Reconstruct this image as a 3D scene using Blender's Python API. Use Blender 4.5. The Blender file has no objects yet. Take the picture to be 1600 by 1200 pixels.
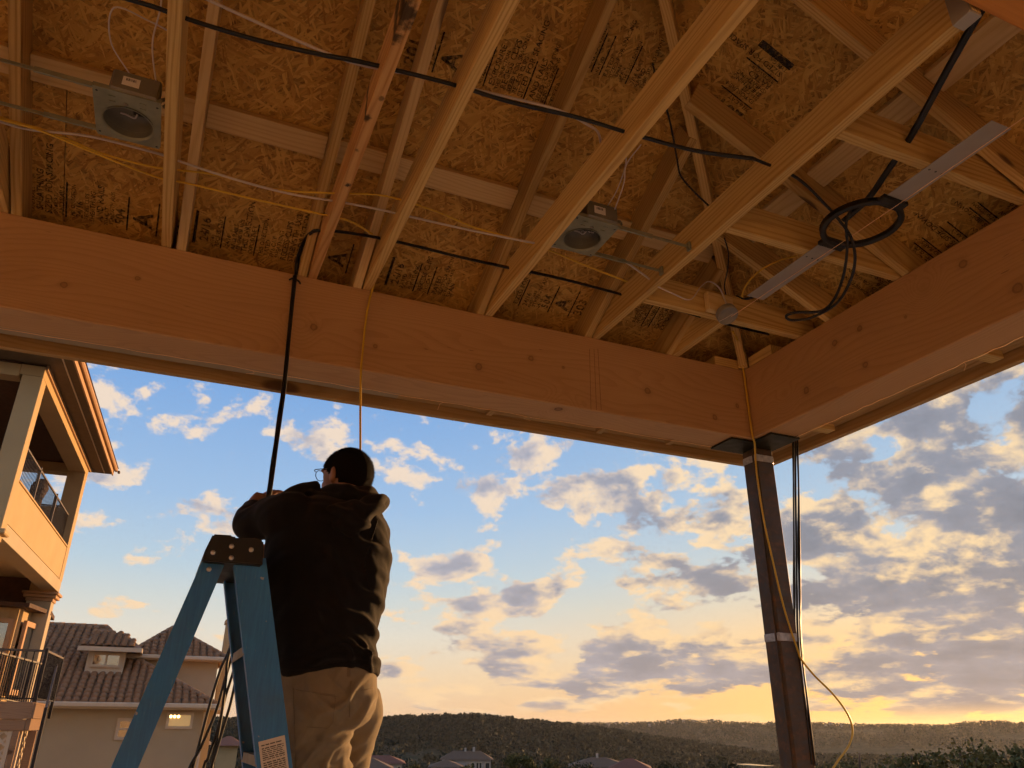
import bpy, bmesh, math, random
import numpy as np
from mathutils import Vector, Matrix, Euler
random.seed(7)
rng = np.random.default_rng(11)
SC = bpy.context.scene
COL = SC.collection

# ---------------------------------------------------------------- camera
FPX, CXP, CYP = 1202.0, 800.0, 600.0
PITCH, YAW, ROLL = math.radians(24.0), math.radians(23.2), math.radians(0.4)
CAM = np.array([0.0, 0.0, 1.6])
_fw = np.array([math.sin(YAW)*math.cos(PITCH), math.cos(YAW)*math.cos(PITCH), math.sin(PITCH)])
_rt = np.array([math.cos(YAW), -math.sin(YAW), 0.0])
_up = np.cross(_rt, _fw)
RT = _rt*math.cos(ROLL) + _up*math.sin(ROLL)
UP = _up*math.cos(ROLL) - _rt*math.sin(ROLL)
FW = _fw
cam_d = bpy.data.cameras.new('camera')
cam_d.sensor_width = 36.0
cam_d.lens = 36.0*FPX/1600.0
cam_d.clip_start = 0.05
cam_d.clip_end = 30000.0
cam = bpy.data.objects.new('camera', cam_d)
COL.objects.link(cam)
cam.matrix_world = Matrix(((RT[0], UP[0], -FW[0], CAM[0]), (RT[1], UP[1], -FW[1], CAM[1]),
                           (RT[2], UP[2], -FW[2], CAM[2]), (0, 0, 0, 1)))
SC.camera = cam

def ray(x, y):
    d = RT*((x-CXP)/FPX) + UP*((CYP-y)/FPX) + FW
    return d/np.linalg.norm(d)
def PZ(x, y, z): d = ray(x, y); return CAM + d*(z-CAM[2])/d[2]
def PY(x, y, Y): d = ray(x, y); return CAM + d*(Y-CAM[1])/d[1]
def PX(x, y, X): d = ray(x, y); return CAM + d*(X-CAM[0])/d[0]
def PD(x, y, D): d = ray(x, y); return CAM + d*D/math.hypot(d[0], d[1])   # D = ground distance

# ---------------------------------------------------------------- light
SUN_AZ, SUN_EL = math.radians(64.0), math.radians(6.0)     # azimuth from +Y towards +X
sun_dir = Vector((math.sin(SUN_AZ)*math.cos(SUN_EL), math.cos(SUN_AZ)*math.cos(SUN_EL), math.sin(SUN_EL)))
sl = bpy.data.lights.new('sun', 'SUN')
sl.energy = SUN_STRENGTH = 4.3
sl.angle = math.radians(0.6)
sl.color = (1.0, 0.54, 0.215)
sun = bpy.data.objects.new('sun', sl)
COL.objects.link(sun)
sun.rotation_euler = sun_dir.to_track_quat('Z', 'Y').to_euler()
sun.location = (30, 20, 20)

SC.view_settings.view_transform = 'Standard'
SC.view_settings.look = 'None'
SC.view_settings.exposure = 0.85
SC.view_settings.gamma = 1.0
SC.view_settings.use_curve_mapping = False
SC.render.engine = 'CYCLES'
SC.cycles.max_bounces = 8
SC.cycles.diffuse_bounces = 5
SC.cycles.glossy_bounces = 3
SC.cycles.transmission_bounces = 4
SC.cycles.transparent_max_bounces = 8
SC.cycles.sample_clamp_indirect = 8
SC.cycles.use_denoising = True
SC.cycles.use_adaptive_sampling = True
SC.cycles.adaptive_threshold = 0.03
SC.cycles.adaptive_min_samples = 12

class NT:
    """tiny node-tree helper"""
    def __init__(s, tree): s.t = tree; s.n = tree.nodes; s.l = tree.links
    def new(s, typ, **kw):
        n = s.n.new(typ)
        for k, v in kw.items(): setattr(n, k, v)
        return n
    def put(s, sock, v):
        if hasattr(v, 'is_output') or isinstance(v, bpy.types.NodeSocket): s.l.new(v, sock)
        else: sock.default_value = v
    def m(s, op, a, b=None, c=None, clamp=False):
        n = s.new('ShaderNodeMath', operation=op, use_clamp=clamp)
        for i, v in enumerate((a, b, c)):
            if v is not None: s.put(n.inputs[i], v)
        return n.outputs[0]
    def v(s, op, a, b=None, out=0):
        n = s.new('ShaderNodeVectorMath', operation=op)
        s.put(n.inputs[0], a)
        if b is not None:
            if op == 'SCALE': s.put(n.inputs['Scale'], b)
            else: s.put(n.inputs[1], b)
        return n.outputs[out]
    def xyz(s, x, y, z):
        n = s.new('ShaderNodeCombineXYZ')
        for i, v in enumerate((x, y, z)): s.put(n.inputs[i], v)
        return n.outputs[0]
    def sep(s, v):
        n = s.new('ShaderNodeSeparateXYZ'); s.put(n.inputs[0], v); return n.outputs
    def mix(s, f, a, b, typ='MIX'):
        n = s.new('ShaderNodeMix', data_type='RGBA', blend_type=typ)
        s.put(n.inputs[0], f); s.put(n.inputs[6], a); s.put(n.inputs[7], b)
        return n.outputs[2]
    def noise(s, vec, scale=5, detail=4, rough=0.5, dist=0.0, out='Fac', lac=2.0):
        n = s.new('ShaderNodeTexNoise')
        if vec is not None: s.put(n.inputs['Vector'], vec)
        for k, v in (('Scale', scale), ('Detail', detail), ('Roughness', rough), ('Distortion', dist), ('Lacunarity', lac)): s.put(n.inputs[k], v)
        return n.outputs[out]
    def voro(s, vec, scale=5, feature='F1', out='Distance', rand=1.0):
        n = s.new('ShaderNodeTexVoronoi', feature=feature)
        if vec is not None: s.put(n.inputs['Vector'], vec)
        s.put(n.inputs['Scale'], scale)
        if 'Randomness' in n.inputs: s.put(n.inputs['Randomness'], rand)
        return n.outputs[out]
    def ramp(s, fac, stops, interp='LINEAR'):
        n = s.new('ShaderNodeValToRGB'); cr = n.color_ramp; cr.interpolation = interp
        while len(cr.elements) < len(stops): cr.elements.new(0.5)
        for e, (p, c) in zip(cr.elements, stops):
            e.position = p; e.color = c if len(c) == 4 else (*c, 1)
        s.put(n.inputs[0], fac); return n.outputs[0]
    def step(s, x, a, b):
        n = s.new('ShaderNodeMapRange', interpolation_type='SMOOTHSTEP')
        s.put(n.inputs[0], x); s.put(n.inputs[1], a); s.put(n.inputs[2], b)
        return n.outputs[0]
    def lin(s, x, a, b, c=0.0, d=1.0):
        n = s.new('ShaderNodeMapRange')
        s.put(n.inputs[0], x); s.put(n.inputs[1], a); s.put(n.inputs[2], b); s.put(n.inputs[3], c); s.put(n.inputs[4], d)
        return n.outputs[0]

# ---------------------------------------------------------------- sky
world = bpy.data.worlds.new('World'); SC.world = world; world.use_nodes = True
W = NT(world.node_tree); W.n.clear()
geo = W.new('ShaderNodeTexCoord').outputs['Generated']
dirn = W.v('NORMALIZE', geo)
dx, dy, dz = W.sep(dirn)
zc = W.m('MAXIMUM', dz, 0.0)
sky = W.new('ShaderNodeTexSky', sky_type='NISHITA')
sky.sun_disc = False
sky.sun_elevation = SUN_EL
sky.sun_rotation = SUN_AZ
sky.altitude = 250; sky.air_density = 1.0; sky.dust_density = 1.3; sky.ozone_density = 1.6
az = W.m('ARCTAN2', dx, dy)
el = W.m('ARCSINE', W.m('MINIMUM', W.m('MAXIMUM', dz, -1.0), 1.0))
toward = W.v('DOT_PRODUCT', dirn, tuple(sun_dir), out=1)
tw = W.m('POWER', W.m('MAXIMUM', W.m('MULTIPLY_ADD', toward, 0.5, 0.5), 0.0), 3.0)     # 0 away .. 1 at the sun
# clear air: Nishita gives the hue shift, a soft gradient sets the level the photograph shows
cool = W.ramp(W.lin(el, 0.0, 1.2), [(0.0, (0.84, 0.56, 0.36)), (0.013, (0.88, 0.60, 0.38)), (0.044, (0.90, 0.69, 0.47)), (0.082, (0.80, 0.74, 0.63)), (0.114, (0.66, 0.70, 0.68)),
                                  (0.146, (0.52, 0.65, 0.75)), (0.21, (0.37, 0.55, 0.80)), (0.335, (0.21, 0.41, 0.77)), (0.6, (0.13, 0.30, 0.66)), (1.0, (0.10, 0.24, 0.56))])
warm = W.ramp(W.lin(el, 0.0, 1.2), [(0.0, (0.98, 0.50, 0.16)), (0.013, (0.98, 0.53, 0.18)), (0.044, (0.97, 0.58, 0.24)), (0.082, (0.90, 0.64, 0.38)), (0.114, (0.76, 0.67, 0.52)),
                                  (0.146, (0.64, 0.67, 0.64)), (0.21, (0.46, 0.60, 0.74)), (0.335, (0.28, 0.47, 0.74)), (0.6, (0.15, 0.32, 0.66)), (1.0, (0.10, 0.24, 0.56))])
clear = W.mix(W.step(tw, 0.50, 1.0), cool, warm)
skyn = W.v('SCALE', sky.outputs[0], 0.125)   # the Background's 0.1 is shared: 8 x 0.1 below
glow = W.m('MULTIPLY', W.step(tw, 0.74, 1.0), W.m('SUBTRACT', 1.0, W.step(el, 0.0, 0.20)))
clear = W.mix(W.m('MULTIPLY', glow, 0.75), clear, (1.35, 0.74, 0.20, 1))      # brighter air round the low sun
base = W.mix(0.06, clear, skyn)
# clouds: a layer seen in perspective, gathered where the photograph gathers them
zq = W.m('MULTIPLY', W.m('SQRT', W.m('ADD', zc, 0.010)), 1.75)       # squashes the deck towards the horizon
P = W.xyz(dx, dy, zq)
wob = W.noise(P, 5.0, 2, 0.5, out='Color')
P1 = W.v('ADD', P, W.v('SCALE', W.v('SUBTRACT', wob, (0.5, 0.5, 0.5)), 0.035))
sh = W.xyz(math.sin(SUN_AZ)*0.028, math.cos(SUN_AZ)*0.028, 0.012)
n0 = W.noise(P1, 12.0, 8, 0.56, 0.0, lac=2.1)
bil = W.m('ABSOLUTE', W.m('SUBTRACT', W.noise(P1, 19.0, 3, 0.5), 0.5))
n1 = W.noise(W.v('ADD', P1, sh), 12.0, 5, 0.56, 0.0, lac=2.1)
big = W.noise(W.v('ADD', P, (3.1, 1.7, 5.0)), 1.6, 2, 0.5)
#        x     y    rx   ry   amp  rot
CLOUDS = [(235, 625, 75, 36, .40, -.45), (335, 640, 38, 22, .30, 0), (320, 685, 30, 14, .22, -.6), (405, 668, 34, 20, .20, 0),
          (280, 805, 130, 30, .38, -.32), (350, 815, 60, 34, .34, -.2), (165, 762, 34, 14, .26, 0), (245, 890, 70, 12, .24, 0),
          (640, 675, 85, 45, .42, -.25), (590, 740, 30, 24, .24, 0), (655, 790, 100, 45, .34, -.2), (690, 715, 46, 30, .34, 0),
          (800, 720, 78, 44, .46, 0), (790, 780, 70, 34, .38, 0), (880, 690, 60, 22, .34, -.1), (930, 780, 110, 40, .44, -.1),
          (980, 850, 70, 36, .44, .1), (640, 870, 70, 28, .40, -.2), (720, 905, 130, 28, .42, -.2), (820, 950, 120, 44, .46, -.2),
          (1060, 940, 90, 36, .46, -.1), (960, 1035, 170, 26, .85, -.05), (1090, 1050, 110, 16, .75, 0), (1060, 720, 70, 34, .40, 0),
          (1120, 790, 60, 34, .40, 0), (1130, 880, 60, 24, .34, 0), (1350, 700, 150, 80, .46, .2), (1490, 780, 190, 150, .52, .2),
          (1560, 640, 120, 60, .44, .2), (1390, 860, 150, 60, .48, 0), (1500, 960, 190, 90, .56, 0), (1300, 900, 80, 50, .42, 0),
          (1540, 1060, 130, 30, .75, 0), (1330, 1085, 120, 16, .60, 0), (630, 1070, 110, 14, .60, 0), (1480, 1020, 130, 24, .55, 0), (780, 1095, 120, 10, .45, 0),
          (1230, 760, 70, 50, .36, 0), (1270, 830, 90, 40, .42, 0), (1440, 640, 120, 50, .42, .2), (1580, 880, 130, 90, .56, 0), (1240, 980, 70, 26, .40, 0), (1420, 1000, 140, 40, .50, 0), (900, 1010, 90, 20, .40, 0), (1180, 1030, 60, 16, .34, 0), (540, 700, 40, 16, .20, 0), (470, 690, 26, 12, .16, 0)]
# the gathering is tabulated over the visible sky: 12 elevation bands x 32 azimuth stops, blended smoothly
A0, A1, E0, DE = YAW-0.66, YAW+0.66, 0.020, 0.040
def cov_at(a, e_):
    best = 0.0
    for (px, py, rx, ry, amp, rot) in CLOUDS:
        d = ray(px, py); c, s_ = math.cos(rot), math.sin(rot)
        ax, ex = a-math.atan2(d[0], d[1]), e_-math.asin(d[2])
        u = (ax*c+ex*s_)/(2.2*rx/1250.0); v = (ex*c-ax*s_)/(2.2*ry/1250.0)
        best = max(best, amp*(1.45 if px > 1250 else 1.0 if px < 560 else 1.22)*max(0.0, 1-math.hypot(u, v))**1.0)
    return best
tel = W.m('DIVIDE', W.m('SUBTRACT', el, E0), DE)
taz = W.lin(az, A0, A1)
bl = None
for gi in range(4):
    stops = []
    for k in range(32):
        a = A0+(A1-A0)*k/31
        stops.append((k/31, tuple(cov_at(a, E0+DE*(gi*3+j)) for j in range(3))))
    colr = W.ramp(taz, stops, 'B_SPLINE')
    hat = W.v('MAXIMUM', W.v('SUBTRACT', (1, 1, 1), W.v('ABSOLUTE', W.v('SUBTRACT', W.xyz(tel, tel, tel), (gi*3, gi*3+1, gi*3+2)))), (0, 0, 0))
    dpt = W.v('DOT_PRODUCT', hat, colr, out=1)
    bl = dpt if bl is None else W.m('ADD', bl, dpt)
# beyond the photograph's frame the same broken cloud deck goes on
frame_az = W.m('SUBTRACT', az, YAW)
outside = W.m('MAXIMUM', W.step(W.m('ABSOLUTE', frame_az), 0.62, 0.85), W.step(el, 0.42, 0.60))
gen = W.m('MULTIPLY', W.lin(big, 0.42, 0.66, 0.0, 0.46), outside)
cov = W.m('MAXIMUM', bl, gen)
shape = W.m('ADD', W.m('MULTIPLY', W.m('SUBTRACT', n0, 0.5), 2.7), W.m('MULTIPLY', W.m('SUBTRACT', 0.10, bil), -0.55))
dens = W.m('SUBTRACT', W.m('ADD', shape, cov), 0.205)
alpha = W.m('MULTIPLY', W.step(dens, -0.02, 0.20), W.step(el, 0.0, 0.03))
thick = W.step(dens, 0.04, 0.48)
edge = W.m('MULTIPLY', W.m('SUBTRACT', n0, n1), 2.4)               # > 0: less cloud towards the sun
lit = W.m('ADD', W.m('ADD', W.m('MULTIPLY', edge, 1.7), 0.70), W.m('MULTIPLY', thick, -0.58))
lit_raw = lit
near_sun = W.step(tw, 0.55, 1.0)
lit = W.step(W.m('SUBTRACT', lit_raw, W.m('MULTIPLY', near_sun, 0.20)), 0.05, 0.82)
low = W.m('SUBTRACT', 1.0, W.step(el, 0.03, 0.30))
shade_c = W.mix(near_sun, (0.47, 0.47, 0.55, 1), (0.265, 0.27, 0.315, 1))
shade_c = W.mix(W.m('MULTIPLY', low, 0.5), shade_c, (0.40, 0.32, 0.29, 1))
lit_c = W.mix(near_sun, (0.90, 0.72, 0.56, 1), (1.02, 0.74, 0.42, 1))
lit_c = W.mix(W.m('MULTIPLY', low, 0.7), lit_c, (1.0, 0.66, 0.32, 1))
shade_c = W.v('SCALE', shade_c, W.lin(n1, 0.40, 0.66, 1.22, 0.88))
cloud = W.mix(lit, shade_c, lit_c)
col = W.mix(W.m('MULTIPLY', alpha, 0.94), base, cloud)
# below the horizon: dull ground tone (hidden by terrain)
col = W.mix(W.step(el, -0.06, -0.005), (0.10, 0.08, 0.06, 1), col)
bg = W.new('ShaderNodeBackground'); W.put(bg.inputs[0], W.v('SCALE', col, 5.6)); bg.inputs[1].default_value = 0.10
out = W.new('ShaderNodeOutputWorld'); W.l.new(bg.outputs[0], out.inputs[0])
world.cycles.sampling_method = 'MANUAL'; world.cycles.sample_map_resolution = 512

# ---------------------------------------------------------------- helpers
MATS = {}
def material(name):
    m = bpy.data.materials.new(name); m.use_nodes = True
    t = NT(m.node_tree); b = t.n['Principled BSDF']
    MATS[name] = m
    return m, t, b
def flat(name, col, rough=0.6, metal=0.0, var=0.12, scale=6.0, bump=0.0, bscale=60.0, spec=0.4):
    m, t, b = material(name)
    co = t.new('ShaderNodeTexCoord').outputs['Object']
    n = t.noise(co, scale, 4, 0.6)
    c = t.mix(t.lin(n, 0.3, 0.7), tuple(x*(1-var) for x in col)+(1,), tuple(min(1, x*(1+var)) for x in col)+(1,))
    t.put(b.inputs['Base Color'], c)
    t.put(b.inputs['Roughness'], t.lin(t.noise(co, scale*3, 3), 0.3, 0.7, max(0.02, rough-0.08), min(1, rough+0.08)))
    b.inputs['Metallic'].default_value = metal
    b.inputs['Specular IOR Level'].default_value = spec
    if bump:
        bn = t.new('ShaderNodeBump'); bn.inputs['Strength'].default_value = bump; bn.inputs['Distance'].default_value = 0.01
        t.put(bn.inputs['Height'], t.noise(co, bscale, 4, 0.6)); t.l.new(bn.outputs[0], b.inputs['Normal'])
    return m
def lumber(name, light, dark, knot=(0.09, 0.04, 0.015), kscale=1.6, grain=1.0, rough=0.72, varamt=0.25, ksel_t=0.45, kcore=0.13):
    """sawn timber; local X runs with the grain"""
    m, t, b = material(name)
    co = t.new('ShaderNodeTexCoord').outputs['Object']
    rnd = t.new('ShaderNodeObjectInfo').outputs['Random']
    off = t.xyz(t.m('MULTIPLY', rnd, 31.0), t.m('MULTIPLY', rnd, 7.3), t.m('MULTIPLY', rnd, 13.7))
    p = t.v('ADD', co, off)
    # knots bend the grain
    kv = t.v('MULTIPLY', p, (kscale, kscale*2.6, kscale*2.6))
    kd = t.voro(kv, 1.0, 'F1', 'Distance', 1.0)
    kmask = t.voro(kv, 1.0, 'F1', 'Color')
    ksel = t.m('GREATER_THAN', t.sep(kmask)[0], ksel_t)
    kb = t.m('MULTIPLY', t.m('SUBTRACT', 1.0, t.step(kd, 0.0, 0.42)), ksel)
    warp = t.noise(t.v('MULTIPLY', p, (0.5, 5.0, 5.0)), 1.0, 2, 0.5)
    x, y, z = t.sep(p)
    ring = t.m('ADD', t.m('MULTIPLY', t.m('ADD', y, t.m('MULTIPLY', z, 0.65)), 420.0*grain), t.m('ADD', t.m('MULTIPLY', warp, 75.0), t.m('MULTIPLY', kb, 12.0)))
    wv = t.m('POWER', t.m('MULTIPLY_ADD', t.m('SINE', ring), 0.5, 0.5), 2.2)
    fine = t.noise(t.v('MULTIPLY', p, (6.0, 240.0, 240.0)), 1.0, 3, 0.6)
    blot = t.noise(t.v('MULTIPLY', p, (1.1, 5.0, 5.0)), 1.0, 4, 0.55)
    g = t.m('ADD', t.m('MULTIPLY', wv, 0.24), t.m('ADD', t.m('MULTIPLY', fine, 0.34), t.m('ADD', t.m('MULTIPLY', blot, 0.30), t.m('MULTIPLY', t.noise(t.v('MULTIPLY', p, (2.2, 130.0, 130.0)), 1.0, 2, 0.5), 0.40))))
    c = t.ramp(t.lin(g, 0.34, 0.90), [(0.0, light), (0.5, tuple((a*0.6+d*0.4) for a, d in zip(light, dark))), (1.0, dark)])
    kcore = t.m('MULTIPLY', t.m('SUBTRACT', 1.0, t.step(kd, kcore-0.035, kcore)), ksel)
    khalo = t.m('MULTIPLY', t.m('SUBTRACT', 1.0, t.step(kd, 0.10, 0.34)), ksel)
    c = t.mix(t.m('MULTIPLY', khalo, 0.35), c, tuple(v*0.75 for v in dark)+(1,))
    c = t.mix(t.m('MULTIPLY', kcore, 0.85), c, knot+(1,))
    v = t.lin(rnd, 0, 1, 1-varamt*0.7, 1+varamt*0.5)
    c = t.v('SCALE', c, v)
    t.put(b.inputs['Base Color'], c)
    b.inputs['Roughness'].default_value = rough
    b.inputs['Specular IOR Level'].default_value = 0.25
    bn = t.new('ShaderNodeBump'); bn.inputs['Strength'].default_value = 0.25; bn.inputs['Distance'].default_value = 0.002
    t.put(bn.inputs['Height'], t.m('ADD', fine, t.m('MULTIPLY', wv, 0.4))); t.l.new(bn.outputs[0], b.inputs['Normal'])
    return m

def mesh_from(name, verts, faces, smooth=False):
    me = bpy.data.meshes.new(name)
    me.from_pydata([tuple(map(float, v)) for v in verts], [], faces); me.update()
    if smooth: me.polygons.foreach_set('use_smooth', [True]*len(me.polygons))
    return me
def np_mesh(name, verts, faces, smooth=False):
    """verts (n,3), faces (m,k) numpy"""
    me = bpy.data.meshes.new(name)
    verts = np.asarray(verts, np.float32); faces = np.asarray(faces, np.int32)
    k = faces.shape[1]
    me.vertices.add(len(verts)); me.vertices.foreach_set('co', verts.ravel())
    me.loops.add(faces.size); me.loops.foreach_set('vertex_index', faces.ravel())
    me.polygons.add(len(faces)); me.polygons.foreach_set('loop_start', np.arange(0, faces.size, k, dtype=np.int32))
    me.polygons.foreach_set('loop_total', np.full(len(faces), k, np.int32))
    if smooth: me.polygons.foreach_set('use_smooth', np.ones(len(faces), bool))
    me.update(calc_edges=True); me.validate()
    return me
def link(name, me, mat=None, parent=None, mw=None):
    o = bpy.data.objects.new(name, me)
    if mat is not None and me is not None and not me.materials: me.materials.append(MATS[mat] if isinstance(mat, str) else mat)
    COL.objects.link(o)
    mw = mw or Matrix.Identity(4)
    if parent is not None:
        o.parent = parent; o.matrix_parent_inverse = WM[parent].inverted()
    o.matrix_basis = mw
    WM[o] = mw
    return o
class _WM(dict):
    def __getitem__(s, o): return dict.__getitem__(s, o.name)
    def __setitem__(s, o, v): dict.__setitem__(s, o.name, v)
WM = _WM()
# children are given in world coordinates: matrix_basis = world matrix, parent inverse = inverse of the parent's world matrix
def empty(name, loc=(0, 0, 0), label=None, cat=None, group=None):
    o = bpy.data.objects.new(name, None); COL.objects.link(o)
    o.empty_display_size = 0.2; o.location = loc
    WM[o] = Matrix.Translation(loc)
    if label: tag(o, label, cat, group)
    return o
def tag(o, label=None, cat=None, group=None, kind=None):
    if label: o['label'] = label
    if cat: o['category'] = cat
    if group: o['group'] = group
    if kind: o['kind'] = kind
    return o
def cbox(lx, ly, lz, b=0.003):
    """chamfered box centred on the origin"""
    bm = bmesh.new(); bmesh.ops.create_cube(bm, size=1.0)
    bmesh.ops.scale(bm, vec=(lx, ly, lz), verts=bm.verts)
    if b > 0: bmesh.ops.bevel(bm, geom=list(bm.edges), offset=min(b, 0.45*min(lx, ly, lz)), segments=1, affect='EDGES', profile=0.5)
    me = bpy.data.meshes.new('box'); bm.to_mesh(me); bm.free()
    return me
def frame(p0, p1, up=(0, 0, 1)):
    p0, p1 = Vector(p0), Vector(p1); x = (p1-p0).normalized(); up = Vector(up)
    y = up.cross(x).normalized(); z = x.cross(y)
    c = (p0+p1)/2
    return Matrix(((x.x, y.x, z.x, c.x), (x.y, y.y, z.y, c.y), (x.z, y.z, z.z, c.z), (0, 0, 0, 1))), (p1-p0).length
def bar(name, p0, p1, w, h, mat, parent=None, up=(0, 0, 1), b=0.0018, twist=0.0):
    """a bar from p0 to p1 (centre line); w across, h along 'up'"""
    mw, L = frame(p0, p1, up)
    if twist: mw = mw @ Matrix.Rotation(twist, 4, 'X')
    return link(name, cbox(L, w, h, b), mat, parent, mw)
def block(name, lo, hi, mat, parent=None, b=0.004, rz=0.0):
    lo, hi = Vector(lo), Vector(hi); s = hi-lo
    return link(name, cbox(s.x, s.y, s.z, b), mat, parent, Matrix.Translation((lo+hi)/2) @ Matrix.Rotation(rz, 4, 'Z'))
def spline(pts, n=8):
    pts = [np.asarray(p, float) for p in pts]
    P = [2*pts[0]-pts[1]] + pts + [2*pts[-1]-pts[-2]]
    out = []
    for i in range(1, len(P)-2):
        a, b, c, d = P[i-1:i+3]
        for k in range(n):
            t = k/n
            out.append(0.5*((2*b)+(c-a)*t+(2*a-5*b+4*c-d)*t*t+(3*b-a-3*c+d)*t**3))
    out.append(pts[-1]); return np.array(out)
def tube_geo(path, rad, seg=8, flat_=1.0, cap=True, v0=0):
    path = np.asarray(path, float); n = len(path)
    rad = np.broadcast_to(np.asarray(rad, float), (n,))
    tang = np.gradient(path, axis=0); tang /= np.linalg.norm(tang, axis=1)[:, None]+1e-12
    u = np.cross(tang[0], [0, 0, 1.0]);
    if np.linalg.norm(u) < 1e-3: u = np.cross(tang[0], [0, 1.0, 0])
    u /= np.linalg.norm(u)
    V = []
    for i in range(n):
        u = u-tang[i]*np.dot(u, tang[i]); u /= np.linalg.norm(u)+1e-12
        w = np.cross(tang[i], u)
        for k in range(seg):
            a = 2*math.pi*k/seg
            V.append(path[i]+rad[i]*(u*math.cos(a)+w*math.sin(a)*flat_))
    Fc = []
    for i in range(n-1):
        for k in range(seg):
            Fc.append((v0+i*seg+k, v0+i*seg+(k+1) % seg, v0+(i+1)*seg+(k+1) % seg, v0+(i+1)*seg+k))
    if cap:
        Fc.append(tuple(v0+k for k in reversed(range(seg)))); Fc.append(tuple(v0+(n-1)*seg+k for k in range(seg)))
    return V, Fc
def cable(name, pts, r, mat, parent=None, n=8, seg=8, flat_=1.0):
    V, Fc = tube_geo(spline(pts, n), r, seg, flat_)
    return link(name, mesh_from(name, V, Fc, True), mat, parent)
def prism(name, poly, z0, z1, mat, parent=None, mw=None):
    """poly: list of (x,y) -> solid between z0 and z1 in the local frame"""
    n = len(poly)
    V = [(x, y, z0) for x, y in poly]+[(x, y, z1) for x, y in poly]
    Fc = [tuple(reversed(range(n))), tuple(range(n, 2*n))]+[(i, (i+1) % n, n+(i+1) % n, n+i) for i in range(n)]
    me = mesh_from(name, V, Fc)
    bm = bmesh.new(); bm.from_mesh(me); bmesh.ops.recalc_face_normals(bm, faces=bm.faces); bm.to_mesh(me); bm.free()
    return link(name, me, mat, parent, mw)
def lathe_geo(prof, seg=24, v0=0):
    """profile of (r,z) about local Z"""
    V = []; Fc = []
    for r, z in prof:
        for k in range(seg):
            a = 2*math.pi*k/seg; V.append((r*math.cos(a), r*math.sin(a), z))
    for i in range(len(prof)-1):
        for k in range(seg):
            Fc.append((v0+i*seg+k, v0+i*seg+(k+1) % seg, v0+(i+1)*seg+(k+1) % seg, v0+(i+1)*seg+k))
    return V, Fc
def text_mesh(body, size, align='LEFT', ext=0.0, bold=0.022):
    cu = bpy.data.curves.new('text', 'FONT'); cu.body = body; cu.size = size; cu.align_x = align; cu.extrude = ext; cu.offset = size*bold; cu.resolution_u = 2
    o = bpy.data.objects.new('text', cu); COL.objects.link(o)
    dg = bpy.context.evaluated_depsgraph_get(); dg.update()
    me = bpy.data.meshes.new_from_object(o.evaluated_get(dg))
    bpy.data.objects.remove(o); bpy.data.curves.remove(cu)
    return me
def me_arrays(me):
    v = np.empty(len(me.vertices)*3, np.float32); me.vertices.foreach_get('co', v)
    return v.reshape(-1, 3), [tuple(p.vertices) for p in me.polygons]
def remesh(V, F, voxel, smooth=6, fac=0.5):
    """fuse overlapping closed shells into one skin"""
    me = mesh_from('tmp', V, F)
    o = bpy.data.objects.new('tmp', me); COL.objects.link(o)
    r = o.modifiers.new('r', 'REMESH'); r.mode = 'VOXEL'; r.voxel_size = voxel; r.use_smooth_shade = True
    if smooth:
        s = o.modifiers.new('s', 'SMOOTH'); s.iterations = smooth; s.factor = fac
    dg = bpy.context.evaluated_depsgraph_get(); dg.update()
    out_ = bpy.data.meshes.new_from_object(o.evaluated_get(dg))
    bpy.data.objects.remove(o); bpy.data.meshes.remove(me)
    out_.polygons.foreach_set('use_smooth', [True]*len(out_.polygons))
    return out_
class Geo:
    """collects shapes into one mesh"""
    def __init__(s): s.V = []; s.F = []
    def add(s, V, F):
        k = len(s.V); s.V += [tuple(v) for v in V]; s.F += [tuple(i+k for i in f) for f in F]; return s
    def tube(s, pts, r, seg=8, flat_=1.0, n=0):
        path = spline(pts, n) if n else np.asarray(pts, float)
        if n and hasattr(r, '__len__'): r = np.interp(np.linspace(0, 1, len(path)), np.linspace(0, 1, len(r)), r)
        V, F = tube_geo(path, r, seg, flat_); return s.add(V, F)
    def box(s, lo, hi, mw=None, b=0.0):
        lo, hi = Vector(lo), Vector(hi); d = hi-lo; c = (lo+hi)/2
        me = cbox(d.x, d.y, d.z, b); V, F = me_arrays(me); bpy.data.meshes.remove(me)
        V = [Vector(v)+c for v in V]
        if mw is not None: V = [mw @ v for v in V]
        return s.add([tuple(v) for v in V], F)
    def bar(s, p0, p1, w, h, up=(0, 0, 1), b=0.0):
        mw, L = frame(p0, p1, up); return s.box((-L/2, -w/2, -h/2), (L/2, w/2, h/2), mw, b)
    def ell(s, c, r, mw=None, seg=20, rings=12):
        V = []; F = []
        for i in range(rings+1):
            th = math.pi*i/rings
            for k in range(seg):
                a = 2*math.pi*k/seg
                v = Vector((r[0]*math.sin(th)*math.cos(a), r[1]*math.sin(th)*math.sin(a), r[2]*math.cos(th)))
                if mw is not None: v = mw @ v
                V.append(tuple(v+Vector(c)))
        for i in range(rings):
            for k in range(seg):
                F.append((i*seg+k, (i+1)*seg+k, (i+1)*seg+(k+1) % seg, i*seg+(k+1) % seg))
        return s.add(V, F)
    def build(s, name, mat, parent=None, smooth=False, mw=None):
        return link(name, mesh_from(name, s.V, s.F, smooth), mat, parent, mw)

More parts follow.
